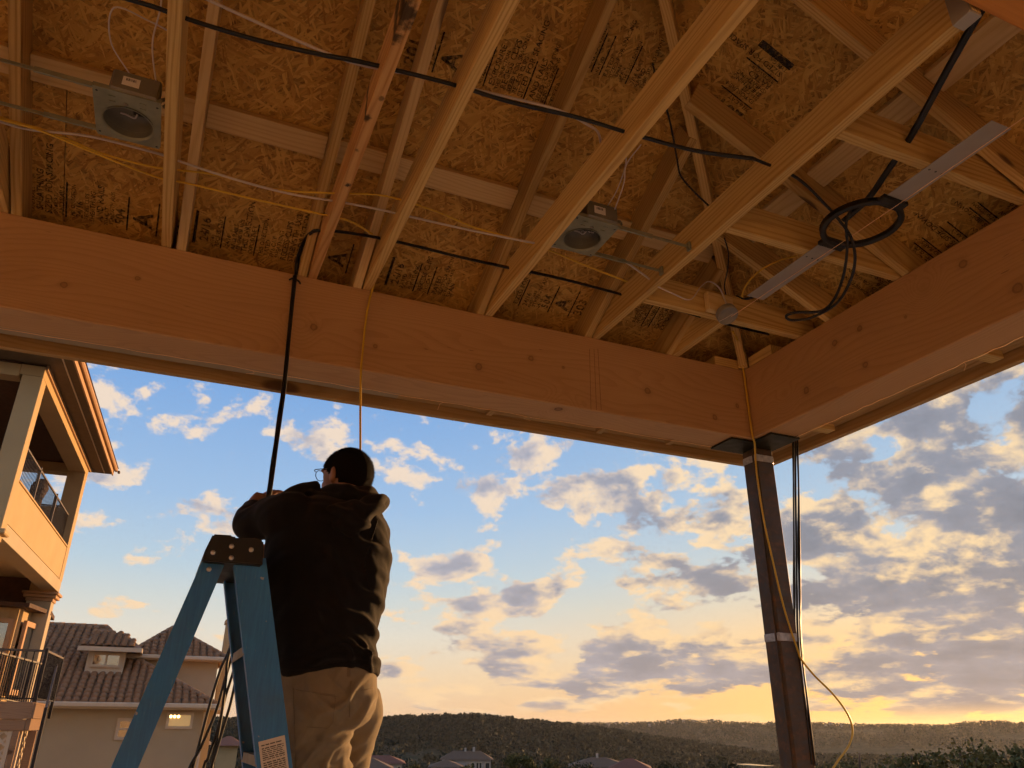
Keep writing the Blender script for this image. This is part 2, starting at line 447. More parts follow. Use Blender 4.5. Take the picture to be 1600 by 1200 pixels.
# ---------------------------------------------------------------- materials
lumber('pine', (0.66, 0.455, 0.165), (0.38, 0.205, 0.050))
lumber('pine_pale', (0.68, 0.50, 0.235), (0.52, 0.335, 0.125), kscale=0.9, grain=0.7, varamt=0.1)
lumber('pine_knotty', (0.64, 0.38, 0.14), (0.38, 0.16, 0.04), knot=(0.020, 0.012, 0.008), kscale=2.6, grain=0.55, varamt=0.05, ksel_t=0.25, kcore=0.20)
lumber('cedar', (0.62, 0.27, 0.06), (0.42, 0.15, 0.03), kscale=1.0, grain=0.5, varamt=0.05)
lumber('fascia_wood', (0.48, 0.31, 0.125), (0.34, 0.195, 0.065), kscale=1.0, grain=0.6, varamt=0.08)
lumber('deck_wood', (0.34, 0.21, 0.12), (0.24, 0.14, 0.08), kscale=0.8, varamt=0.1)

def beam_wood(name, light, dark, seed):
    """smooth planed fir: long cathedral grain lines and a few small round knots; local X with the grain"""
    m, t, b = material(name)
    co = t.new('ShaderNodeTexCoord').outputs['Object']
    rnd = t.new('ShaderNodeObjectInfo').outputs['Random']
    p = t.v('ADD', co, t.xyz(t.m('MULTIPLY', rnd, 23.0), t.m('MULTIPLY', rnd, 3.0), seed))
    kd = t.voro(p, 2.3, 'F1', 'Distance'); ks = t.m('GREATER_THAN', t.sep(t.voro(p, 2.3, 'F1', 'Color'))[0], 0.45)
    x, y, z = t.sep(p)
    swell = t.noise(t.v('MULTIPLY', p, (0.42, 2.6, 2.6)), 1.0, 2, 0.5)
    kb = t.m('MULTIPLY', t.m('SUBTRACT', 1.0, t.step(kd, 0.0, 0.30)), ks)
    ring = t.m('ADD', t.m('MULTIPLY', swell, 34.0), t.m('ADD', t.m('MULTIPLY', t.m('ADD', z, t.m('MULTIPLY', y, 0.8)), 42.0), t.m('MULTIPLY', kb, 7.0)))
    saw = t.m('FRACT', ring)
    line = t.m('MULTIPLY', t.step(saw, 0.35, 0.95), t.m('SUBTRACT', 1.0, t.step(saw, 0.95, 1.0)))
    fine = t.noise(t.v('MULTIPLY', p, (5.0, 260.0, 260.0)), 1.0, 3, 0.65)
    blot = t.noise(t.v('MULTIPLY', p, (1.3, 3.5, 3.5)), 1.0, 5, 0.6)
    f = t.m('ADD', t.m('MULTIPLY', line, 0.17), t.m('ADD', t.m('MULTIPLY', fine, 0.40), t.m('MULTIPLY', blot, 0.56)))
    c = t.ramp(t.lin(f, 0.28, 0.92), [(0.0, light), (1.0, dark)])
    halo = t.m('MULTIPLY', t.m('SUBTRACT', 1.0, t.step(kd, 0.03, 0.13)), ks)
    core = t.m('MULTIPLY', t.m('SUBTRACT', 1.0, t.step(kd, 0.040, 0.052)), ks)
    rim = t.m('MULTIPLY', core, t.step(kd, 0.026, 0.042))
    c = t.mix(t.m('MULTIPLY', halo, 0.40), c, tuple(v*0.7 for v in dark)+(1,))
    c = t.mix(t.m('MULTIPLY', core, 0.55), c, (0.17, 0.062, 0.022, 1))
    c = t.mix(t.m('MULTIPLY', rim, 0.75), c, (0.06, 0.022, 0.010, 1))
    nick = t.noise(t.v('MULTIPLY', p, (9.0, 60.0, 60.0)), 1.0, 2, 0.5)
    c = t.mix(t.m('MULTIPLY', t.step(nick, 0.74, 0.80), 0.55), c, (0.09, 0.035, 0.015, 1))
    t.put(b.inputs['Base Color'], c); b.inputs['Roughness'].default_value = 0.6; b.inputs['Specular IOR Level'].default_value = 0.3
    bn = t.new('ShaderNodeBump'); bn.inputs['Strength'].default_value = 0.2; bn.inputs['Distance'].default_value = 0.002
    t.put(bn.inputs['Height'], t.m('ADD', fine, line)); t.l.new(bn.outputs[0], b.inputs['Normal'])
beam_wood('fir_beam', (0.53, 0.315, 0.140), (0.37, 0.192, 0.074), 0.0)
beam_wood('fir_red', (0.52, 0.300, 0.125), (0.36, 0.180, 0.064), 5.0)
def make_osb():
    m, t, b = material('osb')
    co = t.new('ShaderNodeTexCoord').outputs['Object']
    rnd = t.new('ShaderNodeObjectInfo').outputs['Random']
    p = t.v('ADD', co, t.xyz(t.m('MULTIPLY', rnd, 17.0), t.m('MULTIPLY', rnd, 9.0), 0.0))
    wob = t.v('SCALE', t.v('SUBTRACT', t.noise(p, 9, 2, 0.5, out='Color'), (0.5, 0.5, 0.5)), 0.035)
    p = t.v('ADD', p, wob)
    best = None; bc = None; gapmin = None
    for i, (ang, sx, sy) in enumerate(((0.25, 15, 95), (1.15, 17, 108), (-0.55, 14, 88), (2.2, 19, 118))):
        mp = t.new('ShaderNodeMapping'); mp.inputs['Rotation'].default_value = (0, 0, ang); mp.inputs['Location'].default_value = (i*3.3, i*1.7, 0)
        t.put(mp.inputs['Vector'], p)
        q = t.v('MULTIPLY', mp.outputs[0], (sx, sy, 0.0))
        vn = t.new('ShaderNodeTexVoronoi', feature='F1', voronoi_dimensions='2D'); t.put(vn.inputs['Vector'], q); vn.inputs['Scale'].default_value = 1
        r, g, bb = t.sep(vn.outputs['Color'])
        # each strand layer: random height decides which lies on top, random tone its colour
        fine = t.noise(t.v('MULTIPLY', mp.outputs[0], (14, 260, 0)), 1.0, 2, 0.6)
        tone = t.m('ADD', t.m('MULTIPLY', g, 0.75), t.m('MULTIPLY', fine, 0.35))
        hgt = t.m('SUBTRACT', r, t.m('MULTIPLY', vn.outputs['Distance'], 0.32))
        if best is None: best, bc = hgt, tone
        else:
            up_ = t.m('GREATER_THAN', hgt, best)
            mx = t.new('ShaderNodeMix', data_type='FLOAT'); t.put(mx.inputs[0], up_); t.put(mx.inputs[2], bc); t.put(mx.inputs[3], tone)
            bc = mx.outputs[0]; best = t.m('MAXIMUM', hgt, best)
    blot = t.noise(p, 3.0, 3, 0.6)
    f = t.m('ADD', t.m('MULTIPLY', bc, 0.8), t.m('MULTIPLY', t.m('SUBTRACT', blot, 0.5), 0.35))
    c = t.ramp(f, [(0.05, (0.25, 0.115, 0.020)), (0.25, (0.43, 0.230, 0.045)), (0.5, (0.54, 0.310, 0.064)), (0.75, (0.63, 0.385, 0.088)), (0.97, (0.73, 0.49, 0.14))])
    c = t.mix(t.step(best, 0.42, 0.60), t.v('SCALE', c, 0.66), c)
    t.put(b.inputs['Base Color'], c)
    b.inputs['Roughness'].default_value = 0.7
    b.inputs['Specular IOR Level'].default_value = 0.3
    bn = t.new('ShaderNodeBump'); bn.inputs['Strength'].default_value = 0.5; bn.inputs['Distance'].default_value = 0.003
    t.put(bn.inputs['Height'], t.m('ADD', best, t.m('MULTIPLY', bc, 0.3))); t.l.new(bn.outputs[0], b.inputs['Normal'])
make_osb()
def make_ink():
    m, t, b = material('stamp_ink')
    co = t.new('ShaderNodeTexCoord').outputs['Object']
    n = t.noise(co, 60, 3, 0.7)
    b.inputs['Base Color'].default_value = (0.035, 0.025, 0.018, 1); b.inputs['Roughness'].default_value = 0.8
    t.put(b.inputs['Alpha'], t.lin(n, 0.36, 0.56, 0.20, 0.82))
make_ink()
flat('black_cable', (0.012, 0.011, 0.011), 0.45, var=0.3)
flat('yellow_cable', (0.62, 0.38, 0.030), 0.45, var=0.1)
flat('white_cable', (0.52, 0.45, 0.38), 0.45, var=0.08)
flat('galvanised', (0.24, 0.24, 0.16), 0.5, 0.35, var=0.2, scale=14)
flat('galv_dark', (0.17, 0.155, 0.115), 0.5, 0.3, var=0.25)
flat('strap_metal', (0.36, 0.33, 0.28), 0.5, 0.35, var=0.08)
flat('black_plastic', (0.012, 0.011, 0.010), 0.5)
flat('paper', (0.62, 0.58, 0.52), 0.8, var=0.05)
flat('box_grey', (0.25, 0.23, 0.20), 0.6)
flat('string', (0.80, 0.50, 0.26), 0.8)
flat('plate_steel', (0.035, 0.033, 0.022), 0.5, 0.5, var=0.3)
flat('tape', (0.42, 0.40, 0.38), 0.3, 0.0, var=0.3, scale=30, bump=0.5, bscale=40)
flat('soffit_vent', (0.36, 0.28, 0.17), 0.8, var=0.06)
flat('shingle', (0.10, 0.08, 0.07), 0.9, bump=0.5)
flat('concrete', (0.52, 0.46, 0.39), 0.85, var=0.1, scale=2.0, bump=0.2)
def make_rust():
    m, t, b = material('post_steel')
    co = t.new('ShaderNodeTexCoord').outputs['Object']
    n = t.noise(t.v('MULTIPLY', co, (8, 30, 30)), 1.0, 5, 0.65)
    n2 = t.noise(co, 18, 4, 0.6)
    f = t.m('ADD', t.m('MULTIPLY', n, 0.6), t.m('MULTIPLY', n2, 0.4))
    c = t.ramp(f, [(0.36, (0.14, 0.062, 0.022)), (0.5, (0.080, 0.047, 0.024)), (0.66, (0.068, 0.062, 0.055))])
    t.put(b.inputs['Base Color'], c); b.inputs['Metallic'].default_value = 0.25
    t.put(b.inputs['Roughness'], t.lin(n2, 0.3, 0.7, 0.45, 0.75))
make_rust()

# dark scorch-like smudges on the knotty joist, at fixed places along its length
kn = NT(MATS['pine_knotty'].node_tree); kb_ = kn.n['Principled BSDF']
kco = kn.sep(kn.new('ShaderNodeTexCoord').outputs['Object']); src = kb_.inputs['Base Color'].links[0].from_socket
wig = kn.noise(kn.new('ShaderNodeTexCoord').outputs['Object'], 34, 4, 0.65); c_ = src
for (qx, qy, rad, amt, yo) in ((612, 14, .075, .9, -.012), (606, 52, .034, .9, -.014), (567, 183, .024, .9, -.014), (583, 150, .014, .6, .010), (531, 286, .020, .95, .004), (548, 232, .014, .6, -.008)):
    pp = PZ(qx, qy, 3.4); X_ = -(pp[1]-2.0125)
    ddx = kn.m('ABSOLUTE', kn.m('SUBTRACT', kco[0], X_)); ddy = kn.m('MULTIPLY', kn.m('ABSOLUTE', kn.m('SUBTRACT', kco[1], yo)), 1.3)
    dd = kn.m('ADD', kn.m('SQRT', kn.m('ADD', kn.m('MULTIPLY', ddx, ddx), kn.m('MULTIPLY', ddy, ddy))), kn.m('MULTIPLY', kn.m('SUBTRACT', wig, 0.5), rad*1.9))
    c_ = kn.mix(kn.m('MULTIPLY', kn.m('SUBTRACT', 1.0, kn.step(dd, rad*0.30, rad)), amt), c_, (0.020, 0.014, 0.008, 1))
kn.put(kb_.inputs['Base Color'], c_)

# knots of the two beams where the photograph shows them: (pixel, radius)
def beam_knots(name, pts, plane):
    k = NT(MATS[name].node_tree); b = k.n['Principled BSDF']; c = b.inputs['Base Color'].links[0].from_socket
    o = k.new('ShaderNodeTexCoord').outputs['Object']; x, y, z = k.sep(o)
    wg = k.m('MULTIPLY', k.m('SUBTRACT', k.noise(o, 40, 2), 0.5), 0.012)
    for (qx, qy, r) in pts:
        X_, Z_ = plane(qx, qy)
        d = k.m('ADD', k.m('SQRT', k.m('ADD', k.m('POWER', k.m('ABSOLUTE', k.m('SUBTRACT', x, X_)), 2.0), k.m('POWER', k.m('ABSOLUTE', k.m('SUBTRACT', z, Z_)), 2.0))), wg)
        c = k.mix(k.m('MULTIPLY', k.m('SUBTRACT', 1.0, k.step(d, r*0.8, r*2.6)), 0.22), c, (0.19, 0.085, 0.030, 1))
        rimk = k.m('MULTIPLY', k.step(d, r*0.45, r*0.85), k.m('SUBTRACT', 1.0, k.step(d, r*0.9, r*1.15)))
        c = k.mix(k.m('MULTIPLY', k.m('SUBTRACT', 1.0, k.step(d, r*0.6, r)), 0.32), c, (0.17, 0.07, 0.028, 1))
        c = k.mix(k.m('MULTIPLY', rimk, 0.4), c, (0.07, 0.03, 0.013, 1))
    k.put(b.inputs['Base Color'], c)
def _fb(x, y): p = PY(x, y, 3.02); return p[0]-(-5.2+2.68+0.19)/2, p[2]-3.2
def _rb(x, y): p = PX(x, y, 2.68); return -(p[1]-(3.0185-3.2)/2), p[2]-3.2
beam_knots('fir_beam', [(100, 445, .012), (215, 435, .009), (490, 511, .016), (586, 541, .010), (748, 573, .017), (830, 560, .014), (1012, 611, .018), (1117, 652, .014), (1152, 634, .012), (880, 574, .007)], _fb)
beam_knots('fir_red', [(1505, 412, .018), (1343, 513, .014), (1304, 536, .016), (1352, 570, .014), (1260, 610, .018), (1590, 450, .020), (1415, 495, .007)], _rb)

# ---------------------------------------------------------------- the covered patio
flat('pencil', (0.22, 0.11, 0.05), 0.8)
YB, XB, ZB, ZT = 3.02, 2.68, 3.00, 3.40        # inner faces of the two beams, their underside and top
BW = 0.19                                      # beam thickness
SL = 0.5                                       # roof pitch 6:12
RV = 0.14*math.sqrt(1+SL*SL)                   # rafter depth measured plumb
EV = 0.48                                      # overhang from the inner face
ZO = ZT + RV                                   # sheathing underside above the beam's inner face
XL = -5.2                                      # left end of the roof
YR = -0.02                                     # ridge
XR = XB - (YB - YR)                            # where the hip meets the ridge
zf = lambda y: ZO + SL*(YB-y)
zr = lambda x: ZO + SL*(XB-x)
pav = empty('patio_cover', (XB+BW/2, YB+BW/2, 0), 'unfinished timber patio roof with exposed rafters, strand board sheathing and heavy red-brown beams', 'pavilion')
# beams
bar('beam', (XL, YB+BW/2, ZB+0.2), (XB+BW, YB+BW/2, ZB+0.2), BW, 0.40, 'fir_beam', pav, b=0.005)['label'] = 'long red-brown front beam'
bar('beam', (XB+BW/2, YB-0.0015, ZB+0.2), (XB+BW/2, -3.2, ZB+0.2), BW, 0.399, 'fir_red', pav, b=0.005)['label'] = 'right-hand red-brown beam'
bar('beam', (XL, -3.2+BW/2, ZB+0.2), (XB-0.003, -3.2+BW/2, ZB+0.2), BW, 0.40, 'fir_beam', pav, b=0.005)
bar('header_beam', (XL, 0.88-0.045, ZT+0.095), (XB-0.004, 0.88-0.045, ZT+0.095), 0.09, 0.19, 'cedar', pav, b=0.004)['label'] = 'orange cedar header in the upper corner'
for qx in (921, 928, 934): 
    pa_, pb_ = PY(qx, 545, YB), PY(qx+1, 640, YB)
    bar('pencil_mark', (pa_[0], YB-0.0006, pa_[2]), (pa_[0]+0.004*(qx-928)/6, YB-0.0006, pb_[2]), 0.0025, 0.0008, 'pencil', [o for o in bpy.data.objects if o.name == 'beam'][0], up=(0, 1, 0), b=0)
# ceiling joists with bottoms on the beam top, rafters beside them
JH = 0.14
JX = [-3.0, -2.42, -1.82, -1.22]
def joist(x, y0, y1, mat='pine'):
    return bar('joist', (x, y0, ZT+JH/2), (x, y1, ZT+JH/2), 0.038, JH, mat, pav)
def rafter_f(x, mat='pine'):
    """front slope rafter from the fascia to the ridge or the hip"""
    top = max(YR+0.02, YB-(XB-x)+0.03)
    y0, y1 = YB+EV-0.045, top
    return bar('rafter', (x, y0, zf(y0)-RV/2), (x, y1, zf(y1)-RV/2), 0.038, 0.138, mat, pav)
def rafter_r(y, mat='pine'):
    top = max(XR, XB-(YB-y)+0.03) if y > YR else XB-(y+3.06)
    x0, x1 = XB+EV-0.045, top
    return bar('rafter', (x0, y, zr(x0)-RV/2), (x1, y, zr(x1)-RV/2), 0.038, 0.138, mat, pav)
for x in JX: joist(x, YB+0.12, 0.885); rafter_f(x+0.039)
joist(-0.845, YB+0.12, 0.885); rafter_f(-0.80)
joist(-0.262, YB+0.12, 0.885); rafter_f(-0.205, 'pine_pale')
knotty = joist(0.335, YB+0.12, 0.885, 'pine_knotty'); knotty['label'] = 'knotty joist with black scorch-like stains'
rafter_f(0.292)
joist(0.580, YB+0.12, 0.885); rafter_f(0.535, 'pine_pale')
joist(1.172, YB+0.12, 0.885); rafter_f(1.128)
joist(1.757, YB+0.12, 0.885); rafter_f(1.712)
bar('joist_hanger', (1.757, 0.888, ZT+0.05), (1.757, 0.945, ZT+0.05), 0.046, 0.115, 'strap_metal', pav, b=0.002)
rafter_f(2.20)
for y in (1.405, 1.99, 2.60):     # jack joists from the last long joist to the right beam
    bar('jack_joist', (1.7775, y, ZT+JH/2), (XB+0.10, y, ZT+JH/2), 0.038, JH, 'pine', pav)
bar('jack_joist', (2.235, 2.578, ZT+JH/2-0.004), (2.235, YB+0.1, ZT+JH/2-0.004), 0.038, JH, 'pine', pav)
for y in (1.355, 1.945, 2.40, 0.76, 0.16, -0.44, -1.04, -1.64): rafter_r(y)
for y in (-0.4, -1.0, -1.6, -2.2): bar('jack_joist', (XL, y, ZT+JH/2), (XB+0.1, y, ZT+JH/2), 0.038, JH, 'pine', pav)
# hip rafter
hz = lambda t: ZT + SL*t + 0.085
bar('hip_rafter', (XB+0.40, YB+0.40, hz(-0.40)), (XB-2.95, YB-2.95, hz(2.95)), 0.040, 0.15, 'pine', pav)
bar('hip_rafter', (XB+0.40, -3.06-0.40, hz(-0.40)), (XB-2.95, -3.06+2.95, hz(2.95)), 0.040, 0.15, 'pine', pav)
bar('ridge_board', (XL, YR, zf(YR)-0.12), (XR, YR, zf(YR)-0.12), 0.038, 0.2, 'pine', pav)
# little blocks on the beam corner
bar('corner_block', (2.50, YB+0.055, ZT+0.030), (2.665, YB+0.055, ZT+0.030), 0.09, 0.055, 'pine', pav)
bar('corner_block', (XB+0.05, 2.80, ZT+0.030), (XB+0.05, 2.98, ZT+0.030), 0.09, 0.055, 'pine', pav)
bar('corner_block', (2.73, 3.07, ZT+0.045), (2.66, 3.0, ZT+0.045), 0.05, 0.085, 'pine', pav)
# flat blocking under the sheathing seam
fx = sorted(JX+[-0.80+0.0, -0.205, 0.292, 0.535, 1.128, 1.712, 2.20])
fx = [x+0.039 if x in JX else x for x in fx]
ys = 2.575
nrm_f = Vector((0, SL, 1)).normalized()
for a, b_ in zip(fx[:-1], fx[1:]):
    if b_-a < 0.3 and b_ < 0.6 and a > 0.2: a2, b2 = a+0.021, b_-0.021
    else: a2, b2 = a+0.021, b_-0.021
    bar('blocking', (a2, ys, zf(ys)-0.0235), (b2, ys, zf(ys)-0.0235), 0.098, 0.038, 'pine_pale', pav, up=nrm_f)
xs = XB-(YB-ys)
nrm_r = Vector((SL, 0, 1)).normalized()
ry = [2.40, 1.945, 1.355, 0.76, 0.16, -0.44]
for a, b_ in zip(ry[:-1], ry[1:]):
    bar('blocking', (xs, a-0.021, zr(xs)-0.0235), (xs, b_+0.021, zr(xs)-0.0235), 0.098, 0.038, 'pine_pale', pav, up=nrm_r)
# strand board panels, each with its own slope frame: local X along the eave, Y up the slope, Z towards the room
NS = math.sqrt(1+SL*SL)
def clip(poly, a, b, c):
    """keep a*x+b*y<=c"""
    o = []
    for i in range(len(poly)):
        p, q = poly[i], poly[(i+1) % len(poly)]
        dp, dq = a*p[0]+b*p[1]-c, a*q[0]+b*q[1]-c
        if dp <= 0: o.append(p)
        if dp*dq < 0: s = dp/(dp-dq); o.append((p[0]+s*(q[0]-p[0]), p[1]+s*(q[1]-p[1])))
    return o
FRONT = Matrix(((1, 0, 0, 0), (0, -1/NS, -SL/NS, YB+EV), (0, SL/NS, -1/NS, zf(YB+EV)), (0, 0, 0, 1)))
RIGHT = Matrix(((0, -1/NS, -SL/NS, XB+EV), (-1, 0, 0, 0), (0, SL/NS, -1/NS, zr(XB+EV)), (0, 0, 0, 1)))
BACK = Matrix(((-1, 0, 0, 0), (0, 1/NS, SL/NS, -3.06-EV), (0, SL/NS, -1/NS, zf(YB+EV)), (0, 0, 0, 1)))
PANELS = []
def sheath(M, u0, u1, vmax, hip, rows, starts):
    """hip: list of half planes in (u,v)"""
    v = 0.0
    for r, hgt in enumerate(rows):
        v1 = min(v+hgt, vmax)
        u = starts[r % len(starts)]
        while u < u1:
            a, b_ = max(u, u0), min(u+2.44, u1)
            if b_-a > 0.02:
                po = [(a+0.0015, v+0.0015), (b_-0.0015, v+0.0015), (b_-0.0015, v1-0.0015), (a+0.0015, v1-0.0015)]
                for h in hip: po = clip(po, *h)
                if len(po) >= 3:
                    cx = sum(p[0] for p in po)/len(po); cy = sum(p[1] for p in po)/len(po)
                    o = prism('osb_panel', [(x-cx, y-cy) for x, y in po], -0.012, 0.0, 'osb', pav, M @ Matrix.Translation((cx, cy, 0)))
                    PANELS.append((o, M, (a, v, b_, v1)))
            u += 2.44
        v = v1
        if v >= vmax: break
rows = [(YB+EV-ys)*NS, 1.22, 1.22, 1.22]
vmax = (YB+EV-YR)*NS
# front: u = x ; hip x - y <= XB-YB ; y = YB+EV - v/NS
sheath(FRONT, XL, XB+EV, vmax, [(1, 1/NS, XB+EV)], rows, [XL-0.35, XL-1.57])
# right: u = -y ; hips at both ends
sheath(RIGHT, -(YB+EV), 3.06+EV, vmax, [(-1, 1/NS, YB+EV), (1, 1/NS, 3.06+EV)], rows, [-4.4, -5.6])
sheath(BACK, -(XB+EV), -XL, vmax, [(-1, 1/NS, XB+EV)], rows, [-4.0, -5.2])
# roof felt above the boards
def roof_sheet(name, pts):
    g = [Vector(p) for p in pts]; n = (g[1]-g[0]).cross(g[2]-g[0]).normalized()
    if n.z < 0: n = -n
    V = [p+n*0.016 for p in g]+[p+n*0.028 for p in g]; k = len(g)
    F = [tuple(range(k)), tuple(range(k, 2*k))]+[(i, (i+1) % k, k+(i+1) % k, k+i) for i in range(k)]
    link(name, mesh_from(name, V, F), 'shingle', pav)
e = EV+0.02
A_, B_ = (XL, YB+e, zf(YB+e)), (XB+e, YB+e, zf(YB+e))
C_, D_ = (XR, YR, zf(YR)), (XL, YR, zf(YR))
E_ = (XB+e, -3.06-e, zf(YB+e)); F_ = (XL, -3.06-e, zf(YB+e))
roof_sheet('roof_covering', [A_, B_, C_, D_]); roof_sheet('roof_covering', [B_, E_, C_]); roof_sheet('roof_covering', [E_, F_, D_, C_])
# fascia: outer board, inner ledger strip
zfa = 3.045
yfa = YB+EV
xfa = XB+EV
bar('fascia_board', (XL, yfa+0.02, zfa+0.135), (xfa+0.039, yfa+0.02, zfa+0.135), 0.036, 0.27, 'fascia_wood', pav)
bar('fascia_board', (xfa+0.02, yfa, zfa+0.135), (xfa+0.02, -3.5, zfa+0.135), 0.036, 0.27, 'fascia_wood', pav)
bar('sub_fascia', (XL, yfa-0.02, zfa+0.155), (xfa-0.04, yfa-0.02, zfa+0.155), 0.036, 0.20, 'fascia_wood', pav)
bar('sub_fascia', (xfa-0.02, yfa-0.003, zfa+0.155), (xfa-0.02, -3.5, zfa+0.155), 0.036, 0.20, 'fascia_wood', pav)
# soffit vent board on the left stretch, lookout blocks on the rest
bar('soffit_strip', (XL, YB+BW+0.125, ZB+0.088), (0.86, YB+BW+0.125, ZB+0.088), 0.24, 0.012, 'soffit_vent', pav, b=0.001)
bar('soffit_strip', (0.868, YB+BW+0.125, ZB+0.105), (XB+BW, YB+BW+0.125, ZB+0.105), 0.24, 0.012, 'fascia_wood', pav, b=0.001)
for x in (1.35, 2.0, 2.45): bar('lookout_block', (x, YB+BW+0.004, ZB+0.085), (x, yfa-0.04, ZB+0.085), 0.035, 0.026, 'fascia_wood', pav)
bar('soffit_strip', (XB+BW+0.125, YB+0.2, ZB+0.105), (XB+BW+0.125, -3.4, ZB+0.105), 0.24, 0.012, 'fascia_wood', pav, b=0.001)
for y in (2.9, 1.93, 1.2, 0.5): bar('lookout_block', (XB+BW+0.004, y, ZB+0.080), (xfa-0.04, y, ZB+0.080), 0.06, 0.036, 'pine', pav)
# house-wrap fringe along the outer lower edge of the beams
def fringe(p0, p1, n, seed):
    r_ = random.Random(seed); p0, p1 = np.array(p0), np.array(p1); pts = []
    for i in range(n+1):
        p = p0+(p1-p0)*i/n; p = p+np.array([r_.uniform(-.003, .003), r_.uniform(-.003, .003), r_.uniform(-.004, .002)]); pts.append(p)
    g = Geo().tube(pts, 0.0016, 5)
    for i in range(2, n, 5):
        if r_.random() < .45:
            q = pts[i]; g.tube([q, q+np.array([r_.uniform(-.02, .02), 0, -.012]), q+np.array([r_.uniform(-.03, .03), .004, -r_.uniform(.012, .045)])], 0.0012, 4)
    return g
fringe((XL, YB+BW-0.002, ZB-0.003), (XB-0.1, YB+BW-0.002, ZB-0.003), 90, 3).build('splinter_fringe', 'string', pav)
fringe((XB+BW-0.002, 2.9, ZB-0.003), (XB+BW-0.002, 0.2, ZB-0.003), 60, 4).build('splinter_fringe', 'string', pav)
# corner post of square steel tube with bearing plates
px0, px1, py0, py1 = 2.755, 2.875, 3.095, 3.205
post = block('post', (px0, py0, 0.0), (px1, py1, ZB-0.012), 'post_steel', pav, b=0.008); post['label'] = 'rusty square steel corner post'
bar('post_seam', (px0-0.002, py0+0.018, 0.02), (px0-0.002, py0+0.018, ZB-0.02), 0.012, 0.010, 'post_steel', post, up=(0, 1, 0))
prism('bearing_plate', [(2.56, 3.04), (2.70, 3.04), (2.70, 2.90), (2.89, 2.90), (2.89, 3.22), (2.56, 3.22)], ZB-0.0125, ZB-0.0025, 'plate_steel', pav)
for zt0, zt1 in ((2.905, 2.955), (1.985, 2.035)):
    block('tape_band', (px0-0.003, py0-0.003, zt0), (px1+0.003, py1+0.003, zt1), 'tape', post, b=0.009)
for x, y in ((XB+0.07, -3.12), (XL+0.3, YB+0.09), (XL+0.3, -3.12)):
    block('post', (x-.06, y-.06, 0.0), (x+.06, y+.06, ZB-0.002), 'post_steel', pav, b=0.008)
# flat print on the sheathing
STAMP = ['24/16', 'SIZED FOR SPACING', 'EXPOSURE 1', 'THIS SIDE DOWN', 'STRENGTH AXIS', 'THIS DIRECTION', '7/16 CAT', 'SHEATHING', 'RATED', 'SPAN', 'TYPE GA.', 'RECESS CLIPS', 'AND RAILS']
def stamp(M, u, v, items, rot=0.0, flip=False):
    """a run of printed lines on the slope at (u,v); each line reads up the slope, lines follow each other along the eave"""
    g = Geo(); x = 0.0
    for body, size, dy in items:
        if body == '|': g.box((x, dy, 0), (x+size, dy+0.16, 0.0006)); x += size+0.012; continue
        me = text_mesh(body, size); V, F = me_arrays(me); bpy.data.meshes.remove(me)
        k = len(V)
        if k == 0: continue
        R_ = np.stack([-V[:, 1]+size*0.75, V[:, 0], V[:, 2]*0], 1)+np.array([x, dy, 0])
        g.add(R_, F); x += size*0.92
    MW = M @ Matrix.Translation((u, v, 0.0015)) @ Matrix.Rotation(rot, 4, 'Z') @ (Matrix.Scale(-1, 4, (1, 0, 0)) if flip else Matrix.Identity(4))
    P_ = MW.translation
    best = min((o for o, m_, r_ in PANELS if m_ is M and r_[0] <= u+0.05 <= r_[2]+0.1 and r_[1] <= v+0.02 <= r_[3]), key=lambda o: (WM[o].translation-P_).length, default=pav)
    return g.build('printed_stamp', 'stamp_ink', best if best is not pav else pav, mw=MW)
def lines(n, seed, h=0.026):
    r_ = random.Random(seed); o = []
    for i in range(n):
        if r_.random() < 0.22: o.append(('|', 0.006, 0.0))
        o.append((r_.choice(STAMP), h*r_.choice((.8, 1, 1, 1.3)), r_.uniform(0, .015)))
    return o
BIG = [('504', 0.05, 0.02), ('|', 0.006, 0.0), ('A', 0.105, 0.03), ('|', 0.006, 0.0), ('303', 0.065, 0.02), ('201', 0.055, 0.03)]
def uvf(x, y):      # pixel on the front slope -> (u,v)
    d = ray(x, y); t = (ZO+SL*YB-CAM[2])/(d[2]+SL*d[1]); p = CAM+t*d; return p[0], (YB+EV-p[1])*NS
def uvr(x, y):
    d = ray(x, y); t = (ZO+SL*XB-CAM[2])/(d[2]+SL*d[0]); p = CAM+t*d; return -p[1], (XB+EV-p[0])*NS
for i, (x, y, it) in enumerate([(40, 325, lines(12, 1)+BIG), (300, 378, [('|', 0.012, 0), ('24/16', .05, .02)]+lines(16, 2)),
                                (500, 418, BIG[1:4]), (600, 445, [('|', 0.012, 0), ('24/16', .05, .02)]+lines(9, 3)),
                                (800, 475, lines(5, 4)+BIG), (985, 505, lines(11, 5)),
                                (620, 95, [('|', .008, 0), ('201', .07, 0), ('303', .06, .02)]+BIG[1:4]), (742, 130, lines(11, 6)+[('10', .05, .05)]),
                                (912, 108, lines(10, 7)+[('10', .05, .05)])]):
    u, v = uvf(x, y); stamp(FRONT, u, v, it)
u, v = uvr(1115, 190); stamp(RIGHT, u, v-0.08, [('|', .012, 0), ('|', .01, 0), ('201', .09, .0)]+lines(9, 8)+[('|', .03, 0)], rot=0.0)
u, v = uvr(1420, 420); stamp(RIGHT, u-0.25, v-0.06, lines(26, 9))

# patio slab and two unseen walls added to bounce warm sun under the roof
slab = block('patio_slab', (-6.0, -4.0, -0.25), (4.0, 4.0, 0.0), 'concrete', None, b=0.01); tag(slab, kind='structure')

